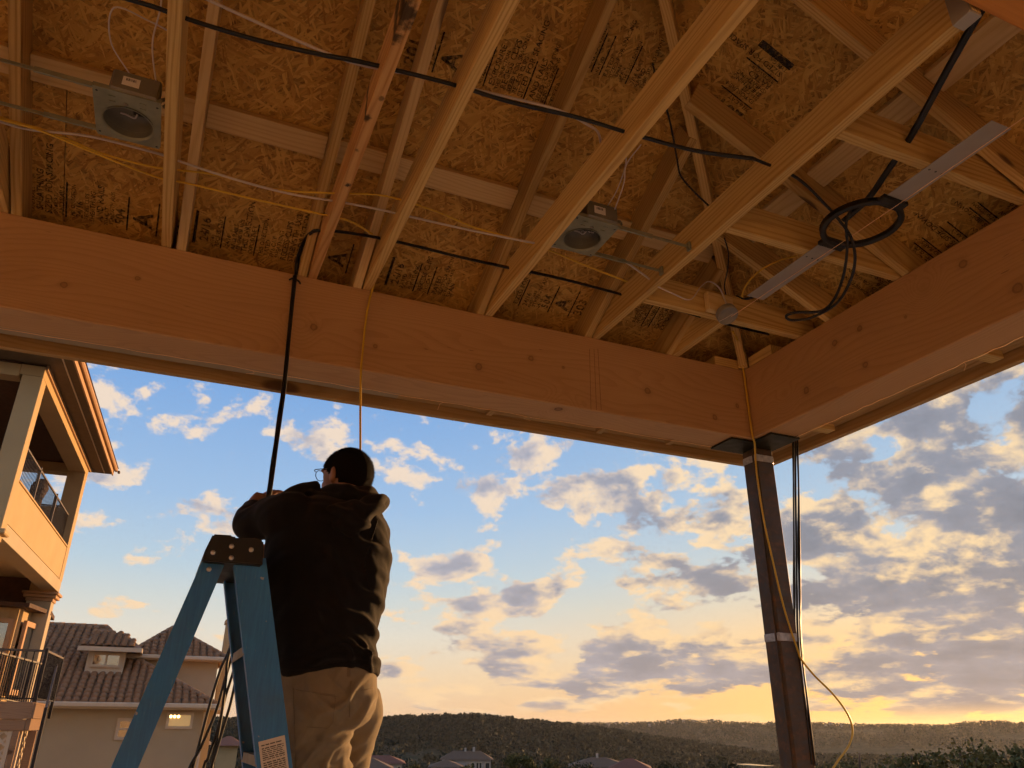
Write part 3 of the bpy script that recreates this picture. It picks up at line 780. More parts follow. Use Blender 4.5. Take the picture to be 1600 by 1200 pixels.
flat('stucco_cream', (0.68, 0.57, 0.42), 0.9, var=0.06, bump=0.3, bscale=90)
tag(block('bounce_wall', (-9.0, -4.9, -0.3), (4.2, -4.6, 3.9), 'stucco_cream', None), kind='structure')
tag(block('bounce_wall', (-6.6, -4.6, -0.3), (-6.3, 1.6, 3.9), 'stucco_cream', None), kind='structure')

# ---------------------------------------------------------------- light housings, brackets and wiring under the roof
def can_light(x0, x1, y0, y1, z, label, bars, wires, logo=None):
    root = empty('recessed_light_housing', ((x0+x1)/2, (y0+y1)/2, z), label, 'light housing', 'recessed light housings between the joists')
    cx, cy = (x0+x1)/2, (y0+y1)/2+0.02
    R_ = 0.079
    # frame plate with the round opening: ring of quads from circle to rectangle
    N = 48; V = []; F = []
    hw, hy0, hy1 = (x1-x0)/2, y0-cy, y1-cy
    for zz in (z, z+0.0015):
        for k in range(N):
            a = 2*math.pi*k/N; c, s_ = math.cos(a), math.sin(a)
            V.append((cx+R_*c, cy+R_*s_, zz))
        for k in range(N):
            a = 2*math.pi*k/N; c, s_ = math.cos(a), math.sin(a)
            t = min(hw/abs(c) if abs(c) > 1e-6 else 9, (hy1 if s_ > 0 else -hy0)/abs(s_) if abs(s_) > 1e-6 else 9)
            V.append((cx+t*c, cy+t*s_, zz))
    for k in range(N):
        k2 = (k+1) % N
        F += [(k, k2, N+k2, N+k), (2*N+k, 3*N+k, 3*N+k2, 2*N+k2), (N+k, N+k2, 3*N+k2, 3*N+k), (k, 2*N+k, 2*N+k2, k2)]
    pl = link('frame_plate', mesh_from('frame_plate', V, F), 'galvanised', root)
    # raised slots and holes near the top edge of the plate
    for sx in (-0.045, 0.045):
        for sy in (0.018, 0.042):
            Geo().box((cx+sx-0.010, y0+sy, z-0.004), (cx+sx+0.010, y0+sy+0.005, z-0.0005), b=0.001).build('punched_tab', 'galvanised', pl)
    for hx, hy in ((x0+0.012, y0+0.012), (x1-0.012, y0+0.02), (x1-0.012, y1-0.012), (x0+0.012, y1-0.02)):
        V2, F2 = lathe_geo([(0.0005, 0), (0.004, 0)], 10); link('screw_hole', mesh_from('h', V2, F2), 'black_plastic', pl, Matrix.Translation((hx, hy, z-0.0012)))
    V2, F2 = lathe_geo([(0.001, -0.003), (0.007, -0.003), (0.008, 0.0)], 12); link('knob', mesh_from('k', V2, F2, True), 'galv_dark', pl, Matrix.Translation((cx-0.005, cy-R_-0.012, z-0.0012)))
    # the can
    V2, F2 = lathe_geo([(R_+0.0015, -0.004), (R_-0.003, -0.004), (R_-0.004, 0.02), (R_-0.005, 0.028)], 40)
    link('collar', mesh_from('collar', V2, F2, True), 'galvanised', root, Matrix.Translation((cx, cy, z)))
    V2, F2 = lathe_geo([(R_-0.004, 0.004), (R_-0.006, 0.055), (0.055, 0.066), (0.001, 0.066)], 40)
    link('can', mesh_from('can', V2, F2, True), 'galv_dark', root, Matrix.Translation((cx, cy, z)))
    g = Geo().tube([(cx-.03, cy+.01, z+.042), (cx-.012, cy-.002, z+.032), (cx+.012, cy+.012, z+.037), (cx+.02, cy-.004, z+.042)], .003, 6, n=5)
    g.build('spring_clip', 'white_cable', root, True)
    g = Geo().box((cx+.006, cy-.022, z+.050), (cx+.052, cy+.012, z+.060)); g.build('socket_label', 'black_plastic', root)
    if logo:
        me = text_mesh(logo, 0.016, 'CENTER'); link('lettering', me, 'paper', root, Matrix.Translation((cx+.029, cy-.002, z+.0485)) @ Matrix.Rotation(math.radians(170), 4, 'Z') @ Matrix.Rotation(math.pi, 4, 'X'))
    # junction box standing on the plate's near edge
    jb = block('junction_box', (x0+0.045, y0-0.012, z+0.006), (x1-0.012, y0+0.05, z+0.085), 'galv_dark', root, b=0.006)
    lb = block('paper_label', (cx-0.022, y0-0.0135, z+0.028), (cx+0.028, y0-0.0125, z+0.062), 'paper', jb, b=0)
    g = Geo()
    for i in range(9): g.box((cx-0.012+i*0.0034, y0-0.0146, z+0.046), (cx-0.012+i*0.0034+random.choice((.001, .002)), y0-0.0138, z+0.056))
    g.build('barcode', 'black_plastic', lb)
    g = Geo().tube([(x1-.012, y0+.02, z+.03), (x1+.012, y0+.02, z+.045), (x1+.020, y0+.02, z+.03), (x1+.004, y0+.02, z+.01)], .006, 7, n=5); g.build('flex_conduit', 'galv_dark', root, True)
    Geo().bar((x0, y0-0.002, z+0.008), (x1, y0-0.002, z+0.008), 0.006, 0.016).build('bar_bracket', 'galvanised', root)
    for (a, b_) in bars:
        a, b_ = Vector(a), Vector(b_)
        g = Geo().bar(a, b_, 0.004, 0.012).bar(a.lerp(b_, 0.02), a.lerp(b_, 0.5), 0.008, 0.017); hb = g.build('hanger_bar', 'galvanised', root)
        g = Geo().box((b_.x-.004, b_.y-.012, b_.z-.02), (b_.x+.006, b_.y+.012, b_.z+.02), b=.002).tube([(b_.x, b_.y-.008, b_.z), (b_.x, b_.y-.014, b_.z)], .004, 6); g.build('nail_foot', 'galvanised', hb)
    for w_ in wires: cable('supply_wire', w_, 0.0026, 'white_cable', root, flat_=0.6)
    return root
zc_ = ZT+0.018
can_light(-0.494, -0.294, 2.19, 2.42, zc_, 'galvanised recessed light housing at the far left, against the left joist', 
          [((-0.49, 2.20, zc_+.012), (-0.823, 2.20, zc_+.012)), ((-0.48, 2.405, zc_+.012), (-0.823, 2.405, zc_+.012))],
          [[(-0.40, 2.19, 3.50), (-0.46, 2.10, 3.53), (-0.455, 2.0, 3.57), (-0.36, 2.02, 3.58), (-0.29, 2.03, 3.57)], [(-0.32, 2.21, 3.49), (-0.345, 2.08, 3.55), (-0.33, 1.95, 3.60), (-0.345, 1.80, 3.62)]])
can_light(1.196, 1.392, 2.17, 2.40, zc_, 'galvanised recessed light housing near the middle, its bars reaching the next joist',
          [((1.38, 2.185, zc_+.012), (1.731, 2.185, zc_+.012)), ((1.37, 2.39, zc_+.012), (1.731, 2.39, zc_+.012))],
          [[(1.34, 2.19, 3.50), (1.36, 2.12, 3.56), (1.33, 2.0, 3.60), (1.26, 1.93, 3.62), (1.2, 1.93, 3.58)], [(1.36, 2.15, 3.48), (1.345, 2.05, 3.53), (1.33, 2.0, 3.58), (1.335, 1.9, 3.6)]], logo='HALOC')

# speaker ring bracket: pale strap screwed under the jack joists with a black ring
zs = ZT-0.0035
br = empty('speaker_bracket', (2.22, 1.74, zs), 'flat grey metal strap with a round black plastic ring, under the right joists', 'bracket')
for y0, y1 in ((1.155, 1.60), (1.885, 2.365)):
    s_ = block('strap', (2.172, y0, zs-0.0015), (2.266, y1, zs+0.0015), 'strap_metal', br, b=0.001)
    for hx in (2.19, 2.22, 2.25):
        for hy in ((1.40,) if y0 < 1.5 else (2.0,)):
            V2, F2 = lathe_geo([(0.0005, 0), (0.0042, 0)], 10); link('nail_hole', mesh_from('h', V2, F2), 'black_plastic', s_, Matrix.Translation((hx, hy+0.006, zs-0.0022)))
V2, F2 = lathe_geo([(0.152, -0.006), (0.152, 0.014), (0.132, 0.014), (0.128, -0.004), (0.134, -0.010), (0.146, -0.010), (0.152, -0.006)], 56)
link('ring', mesh_from('ring', V2, F2, True), 'black_plastic', br, Matrix.Translation((2.219, 1.742, zs-0.006)))
for y0, y1 in ((1.572, 1.622), (1.862, 1.912)): block('ring_clamp', (2.158, y0, zs-0.014), (2.28, y1, zs+0.006), 'black_plastic', br, b=0.004)
tag(cable('guide_string', [(2.232, 0.9, ZT-0.022), (2.228, 1.6, ZT-0.024), (2.214, 2.2, ZT-0.024), (2.20, 2.48, ZT-0.03), (2.195, 2.52, ZT-0.03)], 0.0013, 'string', n=4, seg=5), 'thin orange string stretched below the grey speaker strap', 'string')
cable('bracket_tail', [(2.205, 2.37, zs), (2.205, 2.42, zs+.02), (2.19, 2.45, zs+.05)], 0.012, 'black_plastic', br, flat_=0.3)

# junction box on the jack joist by the corner
jx, jy, jz = 2.175, 2.53, ZT-0.005
jb = empty('junction_box', (jx, jy, jz), 'round grey junction box on a pale wood block near the corner', 'junction box')
block('wood_backer', (2.10, 2.545, ZT+0.004), (2.25, 2.578, ZT+0.105), 'pine_pale', jb, b=0.004)
V2, F2 = lathe_geo([(0.001, 0.0), (0.046, 0.0), (0.050, 0.004), (0.050, 0.034), (0.046, 0.038), (0.044, 0.030), (0.001, 0.026)], 28)
link('box_body', mesh_from('b', V2, F2, True), 'box_grey', jb, Matrix.Translation((jx, jy-0.005, jz)) @ Matrix.Rotation(math.radians(150), 4, 'X'))
cable('wire_tail', [(jx, jy, jz-.02), (jx+.03, jy-.02, jz-.01), (jx+.02, jy-.03, jz-.02), (jx-.02, jy+.0, jz-.045), (jx-.03, jy+.01, jz-.05), (jx-.01, jy-.01, jz-.04), (jx+.035, jy-.03, jz-.012), (jx+.045, jy-.01, jz-.03)], 0.0016, 'white_cable', jb, seg=5)
cable('supply_wire', [PY(1028, 448, 2.45), PY(1050, 458, 2.45), PY(1078, 468, 2.46), PY(1095, 448, 2.47), PY(1108, 440, 2.49), PY(1124, 450, 2.52), PY(1135, 475, 2.53), PY(1140, 490, 2.53)], 0.0042, 'white_cable', jb, flat_=0.6)

# long cable runs, threaded through the joists
def pz(l, z): return [PZ(x, y, zz) for (x, y), zz in zip(l, z if hasattr(z, '__len__') else [z]*len(l))]
def run(name, pts, r, mat, label, cat='cable', group=None, strands=1, spread=0.004, n=8):
    if strands == 1: return tag(cable(name, pts, r, mat, n=n), label, cat, group)
    root = empty(name, tuple(pts[0]), label, cat, group); rr = random.Random(len(pts)*7+strands)
    for k in range(strands):
        a = 2*math.pi*k/strands; o = np.array([math.cos(a), math.sin(a)*0.6, math.sin(a)])*spread
        cable('cable_strand', [np.asarray(p)+o*(0.7+0.6*rr.random()) for p in pts], r, mat, root, n=n)
    return root
run('cable_run', pz([(-60, -70), (205, 0), (300, 32), (400, 62), (500, 85), (565, 97)], 3.47) + pz([(700, 130), (800, 160), (900, 183), (1000, 213), (1090, 236), (1178, 248)], [3.47, 3.465, 3.46, 3.46, 3.465, 3.47]), 0.0068, 'black_cable',
    'thick black cable threaded straight through the joists across the ceiling', strands=2, spread=0.005)
run('cable_run', pz([(1178, 248), (1245, 278), (1290, 320), (1312, 345)], [3.47, 3.47, 3.43, 3.38]) + pz([(1330, 372), (1336, 405), (1328, 440), (1306, 475), (1268, 496), (1236, 500), (1229, 493), (1245, 488), (1282, 486), (1303, 468), (1318, 430), (1324, 385), (1322, 350), (1330, 325)], [3.33, 3.28, 3.24, 3.20, 3.19, 3.18, 3.19, 3.20, 3.20, 3.22, 3.26, 3.31, 3.36, 3.40]), 0.0058, 'black_cable',
    'slack black cable looped down through the black ring')
run('cable_run', pz([(1545, 5), (1530, 22), (1480, 110), (1425, 210), (1385, 270), (1355, 312), (1318, 345)], [3.56, 3.54, 3.50, 3.47, 3.45, 3.43, 3.40]), 0.0085, 'black_cable',
    'black cable from the orange header down to the black ring', strands=2, spread=0.004)
BUN = pz([(463, 430), (464, 412), (469, 392), (478, 373), (497, 360)], [3.41, 3.46, 3.49, 3.50, 3.50])
run('cable_run', [PY(420, 775, 2.66), PY(426, 730, 2.70), PY(432, 690, 2.76), PY(437, 650, 2.84), PY(444, 600, 2.92), PY(452, 520, 2.985), PY(459, 445, 2.99), PY(461, 432, 3.0)] + BUN
    + pz([(560, 366), (640, 382), (720, 402), (785, 416), (870, 434), (960, 457), (1060, 485), (1130, 505), (1200, 522)], 3.50), 0.0040, 'black_cable',
    'bundle of black cables draped over the front beam down to the man\'s hand', strands=5, spread=0.0055)
cable_clip = tag(cable('cable_clip', [PY(452, 437, 3.012), PY(458, 435, 2.99), PY(466, 439, 2.98), PY(469, 443, 3.012)], 0.004, 'black_plastic'), 'small black clip holding the black bundle at the beam top', 'clip')
run('cable_run', pz([(598, 400), (590, 420)], 3.44) + [PY(583, 448, 3.0), PY(577, 470, 3.0), PY(571, 505, 3.005), PY(567, 545, 3.0), PY(564, 580, 2.98), PY(563, 640, 2.98), PY(563, 700, 2.98), PY(562, 800, 2.97), PY(560, 1000, 2.95), PY(556, 1190, 2.95)], 0.0048, 'yellow_cable',
    'single yellow cable hanging straight down behind the man\'s head')
# yellow and white flat cables strung between the joists
run('cable_run', pz([(-80, 160), (0, 186), (60, 203), (140, 236), (245, 277), (290, 286), (400, 312), (490, 332), (545, 345), (582, 366)], [3.45, 3.45, 3.45, 3.45, 3.46, 3.455, 3.45, 3.45, 3.455, 3.47]), 0.0042, 'yellow_cable',
    'lower yellow cable strung from the left edge to the black bundle')
run('cable_run', pz([(-80, 150), (0, 183), (80, 207), (160, 240), (245, 262), (330, 272), (430, 296), (520, 302), (600, 306), (680, 330), (740, 355), (800, 372)], 3.47) + pz([(860, 392), (915, 415), (980, 440)], [3.46, 3.45, 3.46]), 0.0042, 'yellow_cable',
    'upper yellow cable running past the middle light housing')
run('cable_run', pz([(-80, 165), (0, 190), (50, 203), (140, 213), (240, 238), (275, 250), (360, 278), (450, 302), (540, 317), (605, 330), (700, 352), (800, 373), (880, 388), (960, 402), (1000, 425), (1028, 447)], [3.46]*9+[3.46, 3.46, 3.46, 3.46, 3.45, 3.45, 3.44]), 0.0045, 'white_cable',
    'long white cable strung below both light housings')
run('cable_run', pz([(250, -40), (320, -3), (400, 34), (480, 70), (555, 99), (640, 116), (720, 135), (830, 160), (880, 175), (915, 193), (935, 208), (940, 240)], [3.50, 3.50, 3.49, 3.48, 3.475, 3.48, 3.485, 3.50, 3.50, 3.51, 3.53, 3.57]), 0.0045, 'white_cable',
    'white cable running alongside the upper black cable')
run('cable_run', [PX(975, -30, 1.36), PX(988, 0, 1.40), PX(1003, 50, 1.43), PX(1020, 102, 1.45)] + pz([(1040, 165), (1050, 205), (1058, 250), (1064, 275), (1085, 300), (1108, 322)], [3.74, 3.72, 3.70, 3.68, 3.62, 3.58]), 0.004, 'black_cable',
    'thin black wire dangling beside the hip rafter')
run('cable_run', pz([(1132, 372), (1138, 395), (1137, 420), (1132, 445), (1134, 460)], [3.55, 3.54, 3.52, 3.50, 3.48]), 0.003, 'black_cable', 'short thin black wire above the round junction box')
run('cable_run', pz([(1245, 400), (1215, 408), (1185, 425), (1165, 447), (1158, 468)], [3.5, 3.5, 3.49, 3.48, 3.47]), 0.0045, 'yellow_cable', 'short yellow cable curving down to the round junction box')
# cable down the steel post
run('cable_run', [PY(1145, 518, 2.75), PY(1158, 545, 2.97), (2.664, 3.004, 3.405), (2.667, 3.006, 3.36), (2.668, 3.006, 3.2), (2.669, 3.005, 3.02), (2.70, 3.03, 2.985), (2.735, 3.075, 2.94)] + [PY(1183, 745, 3.083), PY(1193, 810, 3.083), PY(1206, 870, 3.083), PY(1225, 950, 3.083), PY(1246, 1015, 3.083), PY(1252, 1030, 3.08), PY(1272, 1055, 3.07), PY(1302, 1085, 3.05), PY(1324, 1115, 3.03), PY(1332, 1140, 3.02), PY(1326, 1165, 3.0), PY(1305, 1195, 2.98), PY(1280, 1240, 2.97)], 0.005, 'yellow_cable',
    'yellow-brown cable taped to the steel post and bowing out to the right')
bz = [(2.955, 3.06, 3.10), (2.957, 3.06, 3.02), (2.957, 3.07, 2.8), (2.955, 3.08, 2.5), (2.95, 3.09, 2.2), (2.94, 3.10, 1.9), (2.93, 3.10, 1.4), (2.93, 3.1, 0.6), (2.94, 3.1, 0.02)]
run('cable_run', [PY(1243, 676, 3.1)] + [PY(x, y, 3.1) for x, y in ((1243, 700), (1243, 760), (1244, 840), (1245, 920), (1247, 1000), (1258, 1100), (1268, 1190))] , 0.0042, 'black_cable',
    'black cables hanging straight down behind the steel post', strands=6, spread=0.016)

# ---------------------------------------------------------------- step ladder
def make_ladder_blue():
    m, t, b = material('ladder_blue')
    co = t.new('ShaderNodeTexCoord').outputs['Object']
    fib = t.noise(t.v('MULTIPLY', co, (160, 160, 9)), 1.0, 3, 0.6); blot = t.noise(co, 7, 5, 0.65)
    c = t.mix(t.lin(t.m('ADD', t.m('MULTIPLY', fib, .5), t.m('MULTIPLY', blot, .5)), .35, .65), (0.016, 0.13, 0.36, 1), (0.030, 0.20, 0.48, 1))
    scr = t.step(t.noise(t.v('MULTIPLY', co, (300, 300, 22)), 1.0, 2, 0.5), 0.70, 0.76)
    c = t.mix(t.m('MULTIPLY', scr, 0.5), c, (0.22, 0.30, 0.36, 1))
    spl = t.step(t.noise(co, 46, 2, 0.5), 0.735, 0.76)
    c = t.mix(t.m('MULTIPLY', spl, 0.7), c, (0.45, 0.40, 0.33, 1))
    c = t.mix(t.m('MULTIPLY', t.step(t.noise(co, 4.0, 5, 0.7), 0.52, 0.72), 0.4), c, (0.05, 0.09, 0.13, 1))
    t.put(b.inputs['Base Color'], c); t.put(b.inputs['Roughness'], t.lin(blot, .3, .7, .38, .62))
    bn = t.new('ShaderNodeBump'); bn.inputs['Strength'].default_value = .3; bn.inputs['Distance'].default_value = .002
    t.put(bn.inputs['Height'], fib); t.l.new(bn.outputs[0], b.inputs['Normal'])
make_ladder_blue()
flat('ladder_edge', (0.30, 0.24, 0.16), 0.7, var=0.2)
flat('cap_black', (0.0085, 0.0075, 0.007), 0.5, var=0.2, bump=0.1)
flat('rivet_metal', (0.62, 0.58, 0.52), 0.35, 0.8)
flat('alu', (0.24, 0.20, 0.15), 0.5, 0.3)
flat('ladder_rubber', (0.02, 0.02, 0.02), 0.7)
LR = math.radians(0.6)
LM = Matrix.Translation((0.135, 2.335, 0.0)) @ Matrix.Rotation(LR, 4, 'Z')     # local: x spread, y depth (0 near .. W far)
lad = empty('step_ladder', (0.135, 2.335, 0.0), 'blue fibreglass step ladder with black top cap, the man on its steps', 'ladder')
ZC = 2.030
Wt, Wb = 0.33, 0.48
def LP(x, y, z): return tuple(LM @ Vector((x, y, z)))
def rail(name, xt, xb, wd, side, mat='ladder_blue', front=True):
    """C-channel rail: web facing outwards (local -y on the near side), flanges inward"""
    y_t, y_b = ((0.0, -(Wb-Wt)/2) if side < 0 else (Wt, Wt+(Wb-Wt)/2))
    if not front: y_t += 0.012*(-side); y_b += 0.012*(-side)
    inw = -side
    top, bot = Vector((xt, y_t, ZC)), Vector((xb, y_b, 0.02))
    ax = (top-bot).normalized(); wdir = Vector((ax.z, 0, -ax.x)).normalized(); nd = Vector((0, inw, 0))
    g = Geo()
    def strip(o, a, la, b, lb):
        V = []
        for e_ in (bot, top):
            for sa, sb in ((-1, 0), (1, 0), (1, 1), (-1, 1)):
                V.append(LP(*(e_+o+a*(la/2*sa)+b*(lb*sb))))
        g.add(V, [(0, 1, 2, 3), (7, 6, 5, 4), (0, 4, 5, 1), (1, 5, 6, 2), (2, 6, 7, 3), (3, 7, 4, 0)])
    strip(Vector((0, 0, 0)), wdir, wd, nd, 0.004)
    for s_ in (-1, 1): strip(wdir*(s_*(wd/2-0.002))+nd*0.0042, wdir, 0.004, nd, 0.028)
    return g.build(name, mat, lad)
rf = rail('front_rail', 0.053, 0.565, 0.088, -1)
rail('front_rail', 0.053, 0.565, 0.088, 1)
rb_ = rail('rear_rail', -0.040, -0.54, 0.060, -1, front=False)
rail('rear_rail', -0.040, -0.54, 0.060, 1, front=False)
# steps between the front rails, rear braces between the rear rails
for k, zz in enumerate((0.305, 0.61, 0.915, 1.22, 1.525, 1.80)):
    t = (ZC-zz)/(ZC-0.02); xx = 0.053+(0.565-0.053)*t; hw_ = (Wb-Wt)/2*t
    st = Geo()
    mwS = LM @ Matrix.Translation((xx, Wt/2, zz))
    st.box((-0.040, -(Wt/2+hw_)+0.006, -0.004), (0.040, (Wt/2+hw_)-0.006, 0.0), mwS)
    st.box((-0.040, -(Wt/2+hw_)+0.006, -0.026), (-0.0365, (Wt/2+hw_)-0.006, -0.0042), mwS)
    st.box((0.0365, -(Wt/2+hw_)+0.006, -0.026), (0.040, (Wt/2+hw_)-0.006, -0.0042), mwS)
    st.build('step', 'alu', lad)
for zz in (0.4, 0.9, 1.4, 1.9):
    t = (ZC-zz)/(ZC-0.02); xx = -0.04+(-0.54+0.04)*t; hw_ = (Wb-Wt)/2*t
    bar('rear_brace', LP(xx, -hw_+0.018, zz), LP(xx, Wt+hw_-0.018, zz), 0.03, 0.03, 'alu', lad)
for y in (0.03, Wt-0.03):
    bar('spreader', LP(0.053+0.512*0.45, y-.06*(1 if y < .1 else -1), ZC-0.45*(ZC-.02)), LP(-0.04-0.50*0.45, y-.06*(1 if y < .1 else -1), ZC-0.45*(ZC-.02)), 0.004, 0.022, 'alu', lad)
# top cap
cp = [(-0.074, 2.014), (-0.073, 2.040), (-0.058, 2.090), (-0.006, 2.092), (0.000, 2.085), (0.056, 2.090), (0.080, 2.085), (0.084, 2.062), (0.087, 2.014)]
V = [LP(x, -0.026, z) for x, z in cp]+[LP(x, Wt+0.026, z) for x, z in cp]; n_ = len(cp)
F = [tuple(range(n_)), tuple(reversed(range(n_, 2*n_)))]+[(i, n_+i, n_+(i+1) % n_, (i+1) % n_) for i in range(n_)]
me = mesh_from('top_cap', V, F); bm = bmesh.new(); bm.from_mesh(me); bmesh.ops.recalc_face_normals(bm, faces=bm.faces)
bmesh.ops.bevel(bm, geom=list(bm.edges), offset=0.004, segments=2, affect='EDGES'); bm.to_mesh(me); bm.free()
tc = link('top_cap', me, 'cap_black', lad)
for x, z in ((-0.050, 2.038), (-0.004, 2.060), (0.050, 2.055), (0.000, 2.028)):
    link('rivet', mesh_from('r', *lathe_geo([(0.007, 0), (0.006, 0.0025), (0.003, 0.004), (0.0005, 0.0044)], 14), True), 'rivet_metal', tc, LM @ Matrix.Translation((x, -0.0265, z)) @ Matrix.Rotation(math.pi/2, 4, 'X'))
link('rivet', mesh_from('r', *lathe_geo([(0.007, 0), (0.006, 0.0025), (0.003, 0.004), (0.0005, 0.0044)], 14), True), 'rivet_metal', rb_, LM @ Matrix.Translation((-0.052, 0.004, 1.997)) @ Matrix.Rotation(math.pi/2, 4, 'X'))
# rubber feet
for xb, y in ((0.565, -0.08), (0.565, Wt+0.08), (-0.54, -0.07), (-0.54, Wt+0.07)):
    g = Geo().box((xb-.05, y-.02, 0.0), (xb+.05, y+.03, 0.04), LM, b=.008); g.build('rubber_foot', 'ladder_rubber', lad)
# safety label on the near front rail
top = Vector((0.053, 0.0, ZC)); bot = Vector((0.565, -(Wb-Wt)/2, 0.02)); ax = (top-bot).normalized()
wdir = Vector((ax.z, 0, -ax.x)).normalized(); nrm = wdir.cross(ax)
if nrm.y > 0: nrm = -nrm
def on_rail(z): t = (ZC-z)/(ZC-0.02); return top.lerp(bot, t)
cL = on_rail(1.47)
mwl = LM @ Matrix(((wdir.x, ax.x, nrm.x, cL.x), (wdir.y, ax.y, nrm.y, cL.y), (wdir.z, ax.z, nrm.z, cL.z), (0, 0, 0, 1)))
lab = link('safety_label', mesh_from('safety_label', [(-.034, -.13, .0012), (.034, -.13, .0012), (.034, .10, .0012), (-.034, .10, .0012)], [(0, 1, 2, 3)]), 'paper', rf, mwl)
g = Geo(); rr = random.Random(5); y = 0.09
while y > -0.12:
    x = -0.028
    h_ = rr.choice((.0022, .0022, .003))
    while x < 0.026:
        w_ = min(rr.uniform(.006, .016), 0.028-x); g.add([(x, y-h_, .0018), (x+w_, y-h_, .0018), (x+w_, y, .0018), (x, y, .0018)], [(0, 1, 2, 3)]); x += w_+.0022
    y -= h_+rr.choice((.0022, .0022, .005))
flat('label_ink', (0.10, 0.09, 0.085), 0.8)
g.build('fine_print', 'label_ink', lab, mw=mwl)
# slack cables hanging behind the ladder
root = empty('cable_run', tuple(PD(355, 1005, 2.75)), 'slack black cables hanging in loops behind the ladder legs', 'cable')
for i, l in enumerate(([(404, 855), (380, 930), (360, 1010), (345, 1045), (328, 1100), (312, 1160), (300, 1205), (292, 1250)], [(406, 860), (384, 940), (364, 1020), (352, 1060), (338, 1110), (315, 1165), (296, 1200), (280, 1250)],
                       [(408, 860), (388, 950), (367, 1040), (352, 1090), (340, 1140), (325, 1185), (312, 1230)], [(406, 858), (382, 935), (358, 1020), (353, 1060), (350, 1090), (344, 1130), (334, 1180), (326, 1230)],
                       [(408, 858), (392, 960), (370, 1055), (360, 1100), (345, 1150), (330, 1200), (320, 1240)])):
    pts = [PD(x, y, 2.80-0.004*i) for x, y in l]
    e_ = pts[-1]; pts += [e_+np.array([-.02, .01, -.6]), np.array([e_[0]-.03, e_[1]+.02, 0.02])]
    cable('cable_strand', pts, 0.0045, 'black_cable', root)

# ---------------------------------------------------------------- the man on the ladder (seen from behind, facing away to the left)
def cloth(name, col, bump=0.5, wscale=300.0, rough=0.9, sheen=0.2, folds=0.5):
    m, t, b = material(name)
    co = t.new('ShaderNodeTexCoord').outputs['Object']
    n = t.noise(co, 14, 5, 0.6)
    t.put(b.inputs['Base Color'], t.mix(t.lin(n, 0.3, 0.7), tuple(c*0.85 for c in col)+(1,), tuple(c*1.15 for c in col)+(1,)))
    b.inputs['Roughness'].default_value = rough; b.inputs['Specular IOR Level'].default_value = 0.15
    b.inputs['Sheen Weight'].default_value = sheen; b.inputs['Sheen Roughness'].default_value = 0.5
    b.inputs['Sheen Tint'].default_value = (1.0, 0.8, 0.6, 1)
    bn = t.new('ShaderNodeBump'); bn.inputs['Strength'].default_value = bump; bn.inputs['Distance'].default_value = 0.006
    fold = t.noise(t.v('MULTIPLY', co, (9, 9, 4)), 1.0, 3, 0.55, 0.6)
    t.put(bn.inputs['Height'], t.m('ADD', t.m('MULTIPLY', fold, folds), t.m('MULTIPLY', t.noise(co, wscale, 2), 0.12)))
    t.l.new(bn.outputs[0], b.inputs['Normal'])
cloth('hoodie_black', (0.0085, 0.0072, 0.0066), 0.6, sheen=0.06)
cloth('khaki', (0.215, 0.172, 0.112), 0.5, wscale=500, sheen=0.05, folds=0.35)
cloth('shoe_cloth', (0.05, 0.04, 0.03))
flat('skin', (0.27, 0.135, 0.08), 0.55, var=0.08)
flat('glasses', (0.03, 0.025, 0.02), 0.3, 0.6)
def make_hair():
    m, t, b = material('hair_short')
    co = t.new('ShaderNodeTexCoord').outputs['Object']
    n = t.noise(co, 420, 3, 0.7)
    t.put(b.inputs['Base Color'], t.mix(n, (0.005, 0.0035, 0.0025, 1), (0.020, 0.013, 0.008, 1)))
    b.inputs['Roughness'].default_value = 0.85; b.inputs['Specular IOR Level'].default_value = 0.12
    bn = t.new('ShaderNodeBump'); bn.inputs['Strength'].default_value = 1.0; bn.inputs['Distance'].default_value = 0.012
    t.put(bn.inputs['Height'], n); t.l.new(bn.outputs[0], b.inputs['Normal'])
make_hair()
DM = 2.62
vdir = np.array([math.sin(math.radians(9.5)), math.cos(math.radians(9.5)), 0.0])     # away from the camera
vrt = np.array([vdir[1], -vdir[0], 0.0])
def ring_loft(levels, seg=28, cap=True, pw=2.3):
    """levels: (y_px, xl_px, xr_px, depth_half_m, D) -> closed shell of superellipses"""
    V = []; n = len(levels)
    for (y, xl, xr, dh, D) in levels:
        a, b_ = PD(xl, y, D), PD(xr, y, D); c = (a+b_)/2; hw_ = np.linalg.norm((b_-a)[:2])/2
        for k in range(seg):
            an = 2*math.pi*k/seg; co, si = math.cos(an), math.sin(an)
            x_ = math.copysign(abs(co)**(2/pw), co)*hw_; y_ = math.copysign(abs(si)**(2/pw), si)*dh
            V.append(c+vrt*x_+vdir*y_)
    F = [(i*seg+k, i*seg+(k+1) % seg, (i+1)*seg+(k+1) % seg, (i+1)*seg+k) for i in range(n-1) for k in range(seg)]
    if cap: F += [tuple(range(seg))[::-1], tuple((n-1)*seg+k for k in range(seg))]
    return V, F
